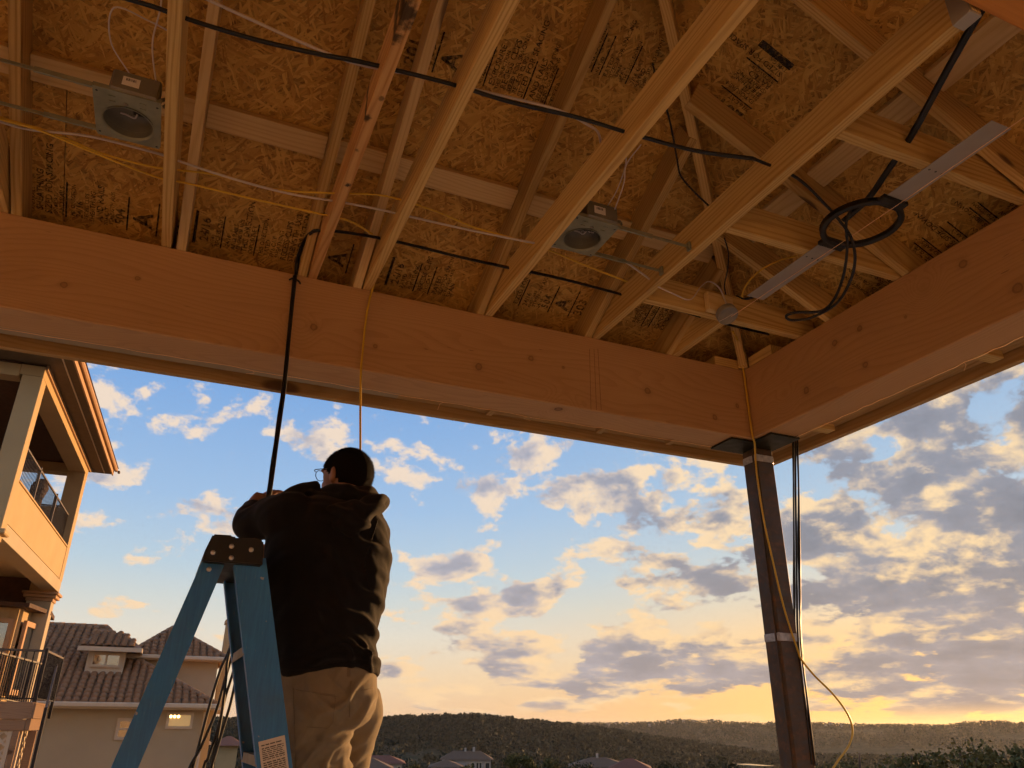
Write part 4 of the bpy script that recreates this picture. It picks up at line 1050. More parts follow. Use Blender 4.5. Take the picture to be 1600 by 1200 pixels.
# --- joints
SHL, ELL, WRL, HDL = PD(452, 806, 2.56), PD(391, 820, 2.70), PD(398, 790, 2.80), PD(408, 776, 2.82)     # left arm, raised to the cable
SHR, ELR, WRR = PD(574, 836, 2.66), PD(562, 905, 2.94), PD(450, 872, 2.92)                              # right arm, folded in front of him
HDR = PD(414, 864, 2.84)
NECK0, NECK1 = PD(545, 790, 2.64), PD(541, 748, 2.66)
HC = PD(543, 742, 2.67)                        # skull centre
hf = np.array([-0.56, 0.82, 0.08]); hf /= np.linalg.norm(hf)          # where the face points
hr = np.cross(hf, [0, 0, 1]); hr /= np.linalg.norm(hr); hu = np.cross(hr, hf)
HM = Matrix(((hr[0], hf[0], hu[0], 0), (hr[1], hf[1], hu[1], 0), (hr[2], hf[2], hu[2], 0), (0, 0, 0, 1))).to_3x3().to_4x4()
def H(x, y, z): return HC+hr*x+hf*y+hu*z       # head coordinates: right, forward, up
# --- body (skin)
g = Geo()
g.ell(HC, (0.074, 0.094, 0.088), HM, 24, 16)
g.ell(H(0, 0.030, -0.048), (0.058, 0.064, 0.070), HM, 20, 14)
g.ell(H(0, 0.062, -0.085), (0.034, 0.032, 0.030), HM)
g.tube([H(0, 0.082, 0.0), H(0, 0.104, -0.030), H(0, 0.094, -0.045)], [0.009, 0.014, 0.012], 10, n=4)       # nose
g.ell(H(0, 0.085, 0.012), (0.05, 0.014, 0.010), HM)                                                         # brow
g.ell(H(0, 0.088, -0.064), (0.022, 0.010, 0.008), HM)                                                       # lips
for s_ in (-1, 1): g.ell(H(s_*0.076, -0.006, -0.018), (0.009, 0.018, 0.031), HM @ Matrix.Rotation(0.35*s_, 4, 'Z'), 14, 10)   # ears
g.tube([NECK0, (np.asarray(NECK0)+NECK1)/2, NECK1, H(0, 0, -0.03)], [0.066, 0.058, 0.056, 0.052], 20, n=4)
V, F = ring_loft([(780, 490, 575, 0.07, 2.64), (800, 452, 588, 0.10, 2.64), (850, 436, 596, 0.115, 2.64), (920, 436, 592, 0.12, 2.64), (980, 442, 580, 0.12, 2.64), (1050, 456, 574, 0.11, 2.64), (1095, 468, 560, 0.09, 2.64)])
g.add(V, F)
g.tube([SHL, ELL, WRL, HDL], [0.05, 0.040, 0.028, 0.026], 14, n=6)
g.tube([SHR, ELR, WRR, HDR], [0.05, 0.040, 0.028, 0.024], 14, n=6)
HIPN, KNEN, ANKN = PD(490, 1105, 2.60), PD(495, 1270, 2.62), PD(505, 1500, 2.62)
HIPF, KNEF, ANKF = PD(552, 1105, 2.74), PD(535, 1270, 2.78), PD(520, 1480, 2.80)
ANKN[2] = 0.72; ANKF[2] = 0.72
g.tube([HIPN, KNEN, ANKN], [0.060, 0.045, 0.036], 16, n=6); g.tube([HIPF, KNEF, ANKF], [0.050, 0.042, 0.036], 16, n=6)
# hands: a palm and five bent fingers each
def hand(c, palm_dir, back, thumb_side, curl, sc=1.0):
    """c wrist end; palm_dir towards the knuckles; back = back of the hand; fingers curl away from back"""
    c = np.asarray(c, float); p = np.asarray(palm_dir, float); p /= np.linalg.norm(p)
    bk = np.asarray(back, float); bk -= p*np.dot(bk, p); bk /= np.linalg.norm(bk); w = np.cross(p, bk)*thumb_side
    M_ = Matrix(((w[0], p[0], bk[0], 0), (w[1], p[1], bk[1], 0), (w[2], p[2], bk[2], 0), (0, 0, 0, 1)))
    g.ell(c+p*0.045*sc, (0.040*sc, 0.050*sc, 0.017*sc), M_, 16, 10)
    for i, (o, L) in enumerate(((0.030, .88), (0.010, 1.0), (-0.011, .93), (-0.030, .74))):
        b0 = c+p*0.075*sc+w*o*sc; L *= 0.075*sc
        pts = [b0]; a = 0.0
        for seg_, f_ in enumerate((.45, .32, .23)):
            a += curl*(1.0, 1.1, .7)[seg_]; pts.append(pts[-1]+(p*math.cos(a)-bk*math.sin(a))*L*f_)
        g.tube([b0-p*0.03*sc]+pts, [.010*sc, .0098*sc, .0092*sc, .0085*sc, .0068*sc], 10, n=4)
    t0 = c+p*0.02*sc+w*0.034*sc-bk*0.006
    g.tube([t0-w*0.015*sc, t0, t0+p*.028*sc+w*.020*sc-bk*.014*sc, t0+p*.050*sc+w*.014*sc-bk*.028*sc], [.012*sc, .0125*sc, .0105*sc, .008*sc], 10, n=4)
hand(WRL+(HDL-WRL)*0.2, np.array([0.55, 0.25, 0.55]), np.array([-0.5, -0.3, 0.8]), 1, 0.75)
hand(WRR+(HDR-WRR)*0.5, HDR-WRR, np.array([0.1, -0.8, 0.5]), -1, 0.7)
body = link('person', remesh(g.V, g.F, 0.0052, 3), 'skin')
tag(body, 'man in black hoodie and khaki trousers on the ladder, back turned, hand on black cables', 'person')
WM[body] = Matrix.Identity(4)
# --- short hair cap
seg, rings = 56, 36
V = []; F = []; keep = {}
for i in range(rings+1):
    th = math.pi*i/rings
    for k in range(seg):
        a = 2*math.pi*k/seg; v = np.array([math.sin(th)*math.cos(a), math.sin(th)*math.sin(a), math.cos(th)])
        rr_ = 1.0+0.004*math.sin(7*a+3*th)
        V.append(H(*(v*np.array([0.0805, 0.1005, 0.0945])*rr_)))
        x_, y_, z_ = v
        keep[i*seg+k] = (y_ < 0.62 and z_ > 0.62*y_-0.28 - (0.34 if y_ < -0.2 else 0.0)*min(1, max(0, (-y_-0.2)*3))) or z_ > 0.72
for i in range(rings):
    for k in range(seg):
        q = (i*seg+k, (i+1)*seg+k, (i+1)*seg+(k+1) % seg, i*seg+(k+1) % seg)
        if all(keep[j] for j in q): F.append(q)
# stubble: thousands of short strands standing on the scalp
rh = np.random.default_rng(3)
Vh = np.array(V); base_n = len(V); fa = np.array(F)
pick = rh.integers(0, len(fa), 9000); wts = rh.dirichlet((1, 1, 1, 1), 9000)
pp = (Vh[fa[pick]]*wts[..., None]).sum(1); nn_ = pp-HC; nn_ /= np.linalg.norm(nn_, axis=1)[:, None]
dr = nn_+rh.normal(size=(9000, 3))*0.45+np.array([0, 0, -0.35]); dr /= np.linalg.norm(dr, axis=1)[:, None]
sd = np.cross(dr, rh.normal(size=(9000, 3))); sd /= np.linalg.norm(sd, axis=1)[:, None]
ln = rh.uniform(.004, .008, 9000)[:, None]
tri = np.stack([pp-sd*.0005-nn_*.001, pp+sd*.0005-nn_*.001, pp+dr*ln], 1).reshape(-1, 3)
V += [tuple(q) for q in tri]; F += [(base_n+3*i, base_n+3*i+1, base_n+3*i+2) for i in range(9000)]
me = mesh_from('hair', V, F, True)
link('hair', me, 'hair_short', body)
# nape stubble joins hair to collar
# --- glasses
g = Geo()
for s_ in (-1, 1):
    ring_ = [H(s_*0.033+0.024*math.cos(a), 0.104-0.006*abs(math.cos(a)), -0.004+0.018*math.sin(a)) for a in np.linspace(0, 2*math.pi, 19)]
    g.tube(ring_, 0.0014, 6)
    g.tube([H(s_*0.057, 0.102, 0.004), H(s_*0.074, 0.086, 0.006), H(s_*0.081, 0.03, 0.003), H(s_*0.081, -0.004, 0.0), H(s_*0.079, -0.018, -0.018)], 0.0016, 6, n=5)
g.tube([H(-0.010, 0.104, 0.0), H(0, 0.107, 0.004), H(0.010, 0.104, 0.0)], 0.0014, 6)
g.build('glasses', 'glasses', body, True)
# --- hoodie
g = Geo()
lv = [(780, 478, 584, 0.085, 2.64), (792, 446, 594, 0.115, 2.63), (806, 428, 600, 0.135, 2.62), (830, 418, 607, 0.15, 2.62), (862, 413, 612, 0.158, 2.62), (900, 411, 609, 0.165, 2.62), (940, 412, 601, 0.168, 2.62), (980, 417, 590, 0.168, 2.62),
      (1010, 423, 588, 0.166, 2.62), (1035, 428, 593, 0.166, 2.62), (1052, 434, 594, 0.160, 2.62), (1060, 438, 591, 0.150, 2.62)]
V, F = ring_loft(lv, 40); g.add(V, F)
g.tube([SHL+np.array([.03, 0, .0]), SHL, (SHL+ELL)/2+np.array([0, 0, .010]), ELL, ELL*0.45+WRL*0.55, WRL+np.array([0, 0, -.012])], [0.085, 0.080, 0.066, 0.058, 0.050, 0.036], 22, n=6)
g.tube([SHR+np.array([-.03, 0, .01]), SHR, (SHR+ELR)/2+vrt*0.010, ELR, ELR*0.5+WRR*0.5, WRR*0.85+HDR*0.15], [0.082, 0.078, 0.070, 0.060, 0.048, 0.036], 22, n=6)
# cuffs, shoulder rolls, hood heaped behind the neck
for a, b_ in ((WRL, HDL), (WRR, HDR)):
    d = (b_-a)/np.linalg.norm(b_-a); g.tube([a-d*0.022, a-d*0.008], [0.038, 0.036], 16)
g.tube([PD(448, 784, 2.58), PD(470, 774, 2.60), PD(496, 770, 2.62)], [0.036, 0.042, 0.040], 14, n=5)
for x, y in ((446, 772), (467, 767), (484, 768)): g.ell(PD(x, y+6, 2.58), (0.022, 0.03, 0.020))
hm = remesh(g.V, g.F, 0.0068, 5)
# wrinkles: soft diagonal ridges where the fleece bunches on his right side and above the hem
nv = len(hm.vertices); co = np.empty(nv*3, np.float32); hm.vertices.foreach_get('co', co); co = co.reshape(-1, 3).astype(float)
nm = np.empty(nv*3, np.float32); hm.vertices.foreach_get('normal', nm); nm = nm.reshape(-1, 3).astype(float)
rel = co-np.array(PD(520, 950, DM)); sx = rel@vrt; sz = rel[:, 2]; back = np.clip(-(nm@vdir)+0.15, 0, 1)
def ridge(ph, freq, ang, cx, cz, rx, rz, amp, warp=0.0):
    u_ = sx*math.cos(ang)+sz*math.sin(ang); v_ = -sx*math.sin(ang)+sz*math.cos(ang)
    w_ = np.exp(-((sx-cx)/rx)**2-((sz-cz)/rz)**2)
    s_ = np.sin(v_*freq+ph+warp*np.sin(u_*19+ph)+0.8*np.sin(u_*41+2*ph)); return amp*w_*(2*np.clip(s_, 0, 1)**1.6-0.5)
dsp = ridge(0.3, 78, -0.62, 0.09, -0.06, 0.10, 0.16, 0.011, 1.1)+ridge(1.3, 60, -0.45, 0.06, 0.17, 0.13, 0.09, 0.010, 0.9)+ridge(2.1, 100, -0.95, 0.10, -0.16, 0.08, 0.08, 0.009, 1.0)
dsp += ridge(0.9, 46, 0.5, -0.08, 0.05, 0.12, 0.18, 0.005, 1.2)+ridge(0.0, 120, 0.12, 0.0, -0.205, 0.30, 0.035, 0.003, 0.5)
for f_, a_ in ((23, .0040), (47, .0030), (90, .0012)):
    dsp += a_*np.sin(co@np.array([f_, f_*.6, f_*.9]))*np.sin(co@np.array([-f_*.5, f_, f_*.7])+1.3)
dsp -= 0.006*np.exp(-((sz+0.165-0.03*np.exp(-((sx-0.05)/0.10)**2))/0.006)**2)
co += nm*(dsp*(0.35+0.65*back))[:, None]
hemw = np.clip((-0.10-sz)/0.10, 0, 1)*np.clip(-(nm@vdir)+0.6, 0, 1)
co[:, 2] += hemw*(0.050*np.exp(-((sx-0.05)/0.10)**2)-0.006)
hm.vertices.foreach_set('co', co.astype(np.float32).ravel()); hm.update()
link('hoodie', hm, 'hoodie_black', body)
# the hood, heaped behind the neck and hanging down the back
g = Geo()
g.tube([PD(480, 794, 2.74), PD(493, 781, 2.66), PD(526, 775, 2.56), PD(560, 776, 2.54), PD(584, 781, 2.58), PD(594, 790, 2.66), PD(584, 798, 2.76)], [0.024, 0.029, 0.036, 0.040, 0.036, 0.028, 0.022], 16, n=6)
g.tube([PD(502, 792, 2.575), PD(530, 806, 2.50), PD(562, 802, 2.49), PD(588, 788, 2.53), PD(600, 781, 2.575)], [0.030, 0.046, 0.046, 0.034, 0.010], 16, n=6)
g.tube([PD(516, 800, 2.52), PD(545, 822, 2.475), PD(572, 812, 2.49)], [0.034, 0.036, 0.028], 14, n=6)
hd = remesh(g.V, g.F, 0.0055, 3)
nv = len(hd.vertices); co = np.empty(nv*3, np.float32); hd.vertices.foreach_get('co', co); co = co.reshape(-1, 3).astype(float)
nm = np.empty(nv*3, np.float32); hd.vertices.foreach_get('normal', nm); nm = nm.reshape(-1, 3).astype(float)
rel = co-np.array(PD(545, 795, 2.52)); sx = rel@vrt; sz = rel[:, 2]
dsp = 0.006*np.sin(sz*120+14*sx+2*np.sin(sx*30))+0.003*np.sin(sx*95-sz*60)
co += nm*dsp[:, None]; hd.vertices.foreach_set('co', co.astype(np.float32).ravel()); hd.update()
link('hood', hd, 'hoodie_black', body)
for s0 in (PD(498, 790, 2.63),):
    cable('hood_seam', [PD(500, 783, 2.60), PD(525, 790, 2.515), PD(555, 791, 2.492), PD(585, 783, 2.535)], 0.0022, 'hoodie_black', body, n=5, seg=5)
# --- trousers
g = Geo()
V, F = ring_loft([(1026, 446, 584, 0.138, 2.63), (1044, 434, 588, 0.144, 2.63), (1056, 432, 589, 0.146, 2.63), (1080, 431, 590, 0.150, 2.63), (1105, 431, 588, 0.150, 2.63), (1125, 433, 578, 0.142, 2.63), (1138, 442, 560, 0.12, 2.63)], 36); g.add(V, F)
g.tube([PD(490, 1085, 2.58), PD(492, 1120, 2.585), PD(493, 1180, 2.60), PD(494, 1270, 2.62), PD(500, 1380, 2.62), np.array([*PD(505, 1490, 2.62)[:2], 0.76])], [0.100, 0.112, 0.106, 0.090, 0.078, 0.072], 24, n=6)
g.tube([PD(552, 1085, 2.72), PD(556, 1115, 2.74), PD(542, 1175, 2.77), PD(532, 1270, 2.79), PD(525, 1380, 2.80), np.array([*PD(520, 1480, 2.80)[:2], 0.76])], [0.080, 0.088, 0.080, 0.074, 0.070, 0.068], 24, n=6)
pm = remesh(g.V, g.F, 0.0062, 4)
nv = len(pm.vertices); co = np.empty(nv*3, np.float32); pm.vertices.foreach_get('co', co); co = co.reshape(-1, 3).astype(float)
nm = np.empty(nv*3, np.float32); pm.vertices.foreach_get('normal', nm); nm = nm.reshape(-1, 3).astype(float)
rel = co-np.array(PD(520, 1110, DM)); sx = rel@vrt; sz = rel[:, 2]
dsp = ridge(0.4, 95, 0.75, 0.055, 0.0, 0.06, 0.08, 0.012, 1.0)+ridge(1.0, 80, 0.35, 0.03, -0.12, 0.08, 0.07, 0.011, 1.0)+ridge(2.6, 110, -0.9, -0.03, 0.03, 0.07, 0.06, 0.006, 1.2)+ridge(0.2, 130, 0.9, -0.05, -0.16, 0.09, 0.10, 0.006, 1.3)+ridge(0.6, 70, -0.4, -0.02, -0.22, 0.10, 0.09, 0.009, 1.0)+ridge(2.0, 60, 1.2, -0.04, -0.05, 0.1, 0.12, 0.003, 1.0)
co += nm*dsp[:, None]
pm.vertices.foreach_set('co', co.astype(np.float32).ravel()); pm.update()
tr = link('trousers', pm, 'khaki', body)
# waistband seam, belt loops, back pocket stitching
wb = [PD(x, 1058+((x-515)/80)**2*-3, 2.63-0.146*math.sqrt(max(0, 1-((x-515)/75)**2))*0.985) for x in np.linspace(446, 584, 17)]
cloth('khaki_stitch', (0.17, 0.135, 0.088))
cable('waist_seam', wb, 0.0013, 'khaki_stitch', tr, n=2, seg=5)
for x in (545, 578):
    c = PD(x, 1046, 2.63-0.150*math.sqrt(max(0, 1-((x-515)/76)**2)))
    Geo().box((-.006, -.004, -.022), (.006, .004, .022), Matrix.Translation(c) @ Matrix.Rotation(math.radians(-9.5), 4, 'Z'), b=.002).build('belt_loop', 'khaki_stitch', tr)
pk = [PD(x, y, 2.63-0.155*math.sqrt(max(0, 1-((x-515)/77)**2))) for x, y in ((500, 1085), (545, 1090), (556, 1083))]
cable('pocket_seam', pk, 0.0013, 'khaki_stitch', tr, n=5, seg=5)
from mathutils.bvhtree import BVHTree
def drape(me, pix, off=0.001):
    bt = BVHTree.FromPolygons([v.co.copy() for v in me.vertices], [tuple(p.vertices) for p in me.polygons]); o_ = []
    for x, y in pix:
        d = Vector(ray(x, y)); h = bt.ray_cast(Vector(CAM), d)
        if h[0] is not None: o_.append(np.array(h[0]-d*off))
    return o_
def seam(name, me, pix, r, mat, par):
    q = drape(me, pix)
    if len(q) > 2: cable(name, q, r, mat, par, n=3, seg=5)
L = lambda a, b, n: [(a[0]+(b[0]-a[0])*i/(n-1), a[1]+(b[1]-a[1])*i/(n-1)) for i in range(n)]
seam('pocket_seam', pm, L((462, 1078), (522, 1086), 8)+L((524, 1092), (520, 1128), 5)+L((512, 1138), (478, 1136), 5), 0.0011, 'khaki_stitch', tr)
seam('pocket_seam', pm, L((556, 1080), (584, 1076), 5), 0.0011, 'khaki_stitch', tr)
seam('side_seam', pm, L((458, 1075), (462, 1200), 14), 0.0011, 'khaki_stitch', tr)
seam('centre_seam', pm, L((548, 1064), (546, 1120), 8), 0.0012, 'khaki_stitch', tr)
seam('shoulder_seam', hm, L((590, 812), (572, 870), 8)+L((570, 880), (580, 930), 5), 0.0022, 'hoodie_black', body)
seam('hem_seam', hm, [(x, 1046-10*math.exp(-((x-540)/45)**2)) for x in range(440, 592, 8)], 0.0022, 'hoodie_black', body)
for p_ in (ANKN, ANKF):
    g = Geo().ell((p_[0]-0.05, p_[1], 0.672), (0.125, 0.048, 0.05)).box((p_[0]-.16, p_[1]-.045, .615), (p_[0]+.07, p_[1]+.045, .645), b=.01).tube([(p_[0], p_[1], .66), (p_[0], p_[1], .76)], .05, 14)
    link('shoe', remesh(g.V, g.F, 0.01, 3), 'shoe_cloth', body)

# ---------------------------------------------------------------- neighbouring house with the balcony (left)
flat('stucco_tan', (0.44, 0.305, 0.15), 0.92, var=0.05, scale=1.2, bump=0.35, bscale=45)
flat('stucco_grey', (0.41, 0.325, 0.205), 0.92, var=0.05, scale=0.8, bump=0.3, bscale=45)
flat('trim_tan', (0.42, 0.25, 0.13), 0.8, var=0.05)
flat('trim_cream', (0.55, 0.45, 0.32), 0.8, var=0.04)
flat('eave_brown', (0.13, 0.085, 0.045), 0.8, var=0.1)
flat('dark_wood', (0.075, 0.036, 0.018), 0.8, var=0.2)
flat('iron', (0.022, 0.016, 0.013), 0.5, 0.3)
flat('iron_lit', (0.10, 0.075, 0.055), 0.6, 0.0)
flat('roof_clay', (0.27, 0.150, 0.076), 0.88, var=0.22, scale=2.2)
flat('roof_brown', (0.13, 0.072, 0.034), 0.9, var=0.15, bump=0.4, bscale=8)
flat('roof_red', (0.16, 0.052, 0.022), 0.9, var=0.15, bump=0.4, bscale=8)
def make_glass():
    m, t, b = material('window_glass')
    b.inputs['Base Color'].default_value = (0.03, 0.035, 0.04, 1); b.inputs['Roughness'].default_value = 0.04
    b.inputs['Specular IOR Level'].default_value = 1.0; b.inputs['IOR'].default_value = 2.2
make_glass()
def make_emit(name, col, st):
    m, t, b = material(name); b.inputs['Emission Color'].default_value = (*col, 1); b.inputs['Emission Strength'].default_value = st; b.inputs['Base Color'].default_value = (*col, 1)
make_emit('lamp_glow', (1.0, 0.62, 0.22), 5.0)
make_emit('room_glow', (0.50, 0.33, 0.14), 0.30)

HP1 = np.array([-3.034, 16.727]); HV = np.array([.04915, .99879]); HN = np.array([HV[1], -HV[0]])
def HW(t, n, z): p = HP1+HV*t+HN*n; return (p[0], p[1], z)
HB = Matrix(((HV[0], HN[0], 0, HP1[0]), (HV[1], HN[1], 0, HP1[1]), (0, 0, 1, 0), (0, 0, 0, 1)))     # x=t, y=n (left-handed flip handled by boxes)
def hbox(name, t0, t1, n0, n1, z0, z1, mat, parent, b=0.006):
    c = HW((t0+t1)/2, (n0+n1)/2, (z0+z1)/2)
    ang = math.atan2(HV[1], HV[0])
    return link(name, cbox(abs(t1-t0), abs(n1-n0), abs(z1-z0), b), mat, parent, Matrix.Translation(c) @ Matrix.Rotation(ang, 4, 'Z'))
hs = empty('neighbour_house', HW(0, 0, -3.0), 'tall tan stucco house with a sunlit corner balcony, at the left edge', 'house')
# columns, beams, parapets of the balcony storey
hbox('column', -0.36, 0.0, -0.36, 0.0, 4.82, 7.84, 'stucco_tan', hs)
hbox('column', 6.35, 6.76, -0.42, 0.0, 4.98, 7.84, 'stucco_tan', hs)
hbox('column', 6.36, 6.76, -3.6, -3.1, 4.98, 7.84, 'stucco_tan', hs)
hbox('beam', -0.365, 6.765, -0.42, 0.002, 7.842, 8.06, 'stucco_tan', hs)
hbox('beam', -0.36, -0.02, -6.0, -0.425, 7.80, 8.055, 'stucco_tan', hs)
hbox('beam', 6.38, 6.76, -3.6, -0.425, 7.80, 8.055, 'stucco_tan', hs)
sp = hbox('parapet', 0.002, 6.348, -0.30, -0.012, 5.0, 5.80, 'stucco_tan', hs); sp['label'] = 'sunlit solid balcony parapet'
hbox('parapet_cap', 0.004, 6.346, -0.34, 0.012, 5.803, 5.84, 'stucco_tan', hs)
hbox('parapet', 6.42, 6.72, -3.1, -0.425, 5.26, 6.86, 'stucco_tan', hs)
hbox('parapet', -0.30, -0.05, -6.0, -0.365, 5.0, 5.80, 'stucco_tan', hs)
hbox('balcony_floor', -0.30, 6.70, -6.0, -0.31, 4.985, 5.25, 'stucco_grey', hs)
hbox('beam', -0.34, 6.74, -0.38, -0.004, 4.70, 4.985, 'stucco_grey', hs)
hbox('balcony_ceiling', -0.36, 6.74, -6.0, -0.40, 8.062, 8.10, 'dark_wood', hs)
hbox('wall', -0.2, 6.70, -6.4, -3.65, -3.0, 8.05, 'stucco_tan', hs)
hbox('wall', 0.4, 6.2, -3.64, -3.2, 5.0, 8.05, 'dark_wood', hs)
# eave: soffit boards, fascia, gutter line, shallow hip roof
hbox('eave_soffit', -1.0, 7.25, -7.0, 0.52, 8.105, 8.14, 'eave_brown', hs)
hbox('eave_trim', -0.36, 6.9, 0.006, 0.05, 8.00, 8.10, 'trim_tan', hs)
hbox('eave_trim', -0.95, 7.2, 0.33, 0.36, 8.085, 8.104, 'trim_cream', hs)
hbox('fascia', -1.04, 7.30, 0.522, 0.56, 8.085, 8.30, 'trim_tan', hs)
hbox('fascia', -1.04, -1.0, -7.0, 0.52, 8.09, 8.30, 'eave_brown', hs)
hbox('gutter', -1.06, 7.34, 0.563, 0.65, 8.20, 8.305, 'trim_tan', hs, b=0.03)
hbox('downspout_end', 7.20, 7.32, 0.66, 0.72, 8.16, 8.22, 'eave_brown', hs)
V = [HW(-1.06, 0.66, 8.31), HW(7.34, 0.66, 8.31), HW(7.34, -7.4, 8.31), HW(-1.06, -7.4, 8.31), HW(3.1, -3.2, 9.9), HW(3.1, -3.5, 9.9)]
link('roof', mesh_from('roof', V, [(0, 1, 4), (1, 2, 5, 4), (2, 3, 5), (3, 0, 4, 5), (3, 2, 1, 0)]), 'roof_brown', hs)
# iron railing along the parapet
rl = hbox('railing', 0.0, 6.34, -0.176, -0.140, 6.62, 6.66, 'iron_lit', hs, b=0.004)
hbox('bottom_rail', 0.0, 6.34, -0.172, -0.144, 5.90, 5.925, 'iron', rl, b=0.003)
for i in range(56):
    t = 0.08+i*6.2/55
    if i in (18, 38): hbox('railing_post', t-.028, t+.028, -0.19, -0.13, 5.845, 6.70, 'iron_lit', rl, b=.004)
    else: hbox('baluster', t-.006, t+.006, -0.164, -0.152, 5.926, 6.619, 'iron', rl, b=0)
rl2 = hbox('railing', 6.54, 6.58, -3.0, -0.44, 6.90, 6.93, 'iron', hs, b=0.004)
for i in range(24):
    n_ = -0.5-i*2.45/23; hbox('baluster', 6.55, 6.572, n_-.011, n_+.011, 6.861, 6.899, 'iron', rl2, b=0)
# lower storey: column with moulded cap, near bracket, bay window
cA = hbox('column', 6.36, 6.78, -0.62, -0.06, -3.0, 4.42, 'stucco_grey', hs)
hbox('column_neck', 6.745, 6.77, -0.60, -0.05, 4.66, 4.98, 'stucco_tan', hs)
hbox('column_neck', 6.38, 6.744, -0.625, -0.385, 4.66, 4.98, 'stucco_tan', hs)
for z0, z1, o in ((4.42, 4.50, 0.03), (4.505, 4.58, 0.09), (4.585, 4.655, 0.13)): hbox('capital', 6.36-o, 6.78+o, -0.62-o, -0.06+o, z0, z1, 'trim_tan', cA, b=0.012)
br_ = hbox('bracket', -0.46, -0.06, -0.50, 0.10, 4.72, 4.815, 'stucco_tan', hs, b=0.02)
hbox('bracket_step', -0.42, -0.10, -0.46, 0.0, 4.60, 4.715, 'stucco_tan', br_, b=0.02)
hbox('bracket_step', -0.38, -0.14, -0.42, -0.06, -3.0, 4.595, 'stucco_grey', br_, b=0.02)
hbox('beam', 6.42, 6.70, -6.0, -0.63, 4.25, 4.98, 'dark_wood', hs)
hbox('wall', 5.2, 6.3, -6.3, -3.4, -3.0, 4.9, 'stucco_tan', hs)
# bay window: front pane faces the camera, side pane is angled
bw = empty('bay_window_tmp', (0, 0, 0))
bpy.data.objects.remove(bw)
def quad_window(name, a, b_, z0, z1, parent, fr=0.09, th=0.08, frame_mat='trim_tan', mull=0, mats='window_glass', rails=0):
    """window between plan points a,b (left to right seen from outside): frame bars as one ring + pane"""
    a, b_ = Vector((a[0], a[1], 0)), Vector((b_[0], b_[1], 0)); x = (b_-a).normalized(); L = (b_-a).length
    nn = Vector((x.y, -x.x, 0)); c = (a+b_)/2
    M_ = Matrix(((x.x, -nn.x, 0, c.x), (x.y, -nn.y, 0, c.y), (0, 0, 1, 0), (0, 0, 0, 1)))
    g = Geo()
    g.box((-L/2, -th, z0), (-L/2+fr, 0, z1), M_).box((L/2-fr, -th, z0), (L/2, 0, z1), M_)
    g.box((-L/2+fr, -th, z0), (L/2-fr, 0, z0+fr), M_).box((-L/2+fr, -th, z1-fr), (L/2-fr, 0, z1), M_)
    for k in range(mull):
        xm = -L/2+fr+(L-2*fr)*(k+1)/(mull+1); g.box((xm-fr*.4, -th*.8, z0+fr), (xm+fr*.4, 0, z1-fr), M_)
    for k in range(rails):
        zm = z0+fr+(z1-z0-2*fr)*(k+1)/(rails+1); g.box((-L/2+fr, -th*.75, zm-fr*.35), (L/2-fr, 0, zm+fr*.35), M_)
    w = g.build(name, frame_mat, parent)
    xs_ = np.linspace(-L/2+fr, L/2-fr, mull+2)
    for k in range(mull+1):
        link('pane', mesh_from('pane', [M_ @ Vector((xs_[k], -th*.35, z0+fr)), M_ @ Vector((xs_[k+1], -th*.35, z0+fr)), M_ @ Vector((xs_[k+1], -th*.35, z1-fr)), M_ @ Vector((xs_[k], -th*.35, z1-fr))], [(0, 1, 2, 3)]), mats, w)
    return w
DB = 22.6
def BP(x): p = PD(x, 980, DB); return (p[0], p[1])
pA, pB, pC = PD(-70, 980, 22.4), PD(31, 980, 22.4), PD(58, 980, 23.6)
zb0, zb1 = 1.9, 4.12
g = Geo()
for a, b_ in ((pA, pB), (pB, pC)):
    d = (b_-a)[:2]; d /= np.linalg.norm(d); nn = np.array([d[1], -d[0]]); q0, q1 = a[:2]-nn*.10, b_[:2]-nn*.10
    g.add([(q0[0], q0[1], -3), (q1[0], q1[1], -3), (q1[0], q1[1], zb1), (q0[0], q0[1], zb1), (q0[0]-nn[0]*.2, q0[1]-nn[1]*.2, -3), (q1[0]-nn[0]*.2, q1[1]-nn[1]*.2, -3), (q1[0]-nn[0]*.2, q1[1]-nn[1]*.2, zb1), (q0[0]-nn[0]*.2, q0[1]-nn[1]*.2, zb1)],
          [(0, 1, 2, 3), (5, 4, 7, 6), (3, 2, 6, 7), (0, 4, 5, 1), (0, 3, 7, 4), (1, 5, 6, 2)])
g.build('bay_wall', 'stucco_tan', hs)
prism('bay_roof', [(pA[0]-.2, pA[1]-.25), (pB[0]+.12, pB[1]-.25), (pC[0]+.25, pC[1]), (pC[0]+.2, pC[1]+1.2), (pA[0]-.2, pA[1]+1.5)], zb1+.004, zb1+.10, 'dark_wood', hs)
def sub(a, b_, f0, f1): return a+(b_-a)*f0, a+(b_-a)*f1
a, b_ = sub(pA, pB, .30, .88); quad_window('window', a, b_, 2.2, 3.86, hs, fr=.10)
a, b_ = sub(pB, pC, .14, .95); quad_window('window', a, b_, 2.2, 3.86, hs, fr=.12)
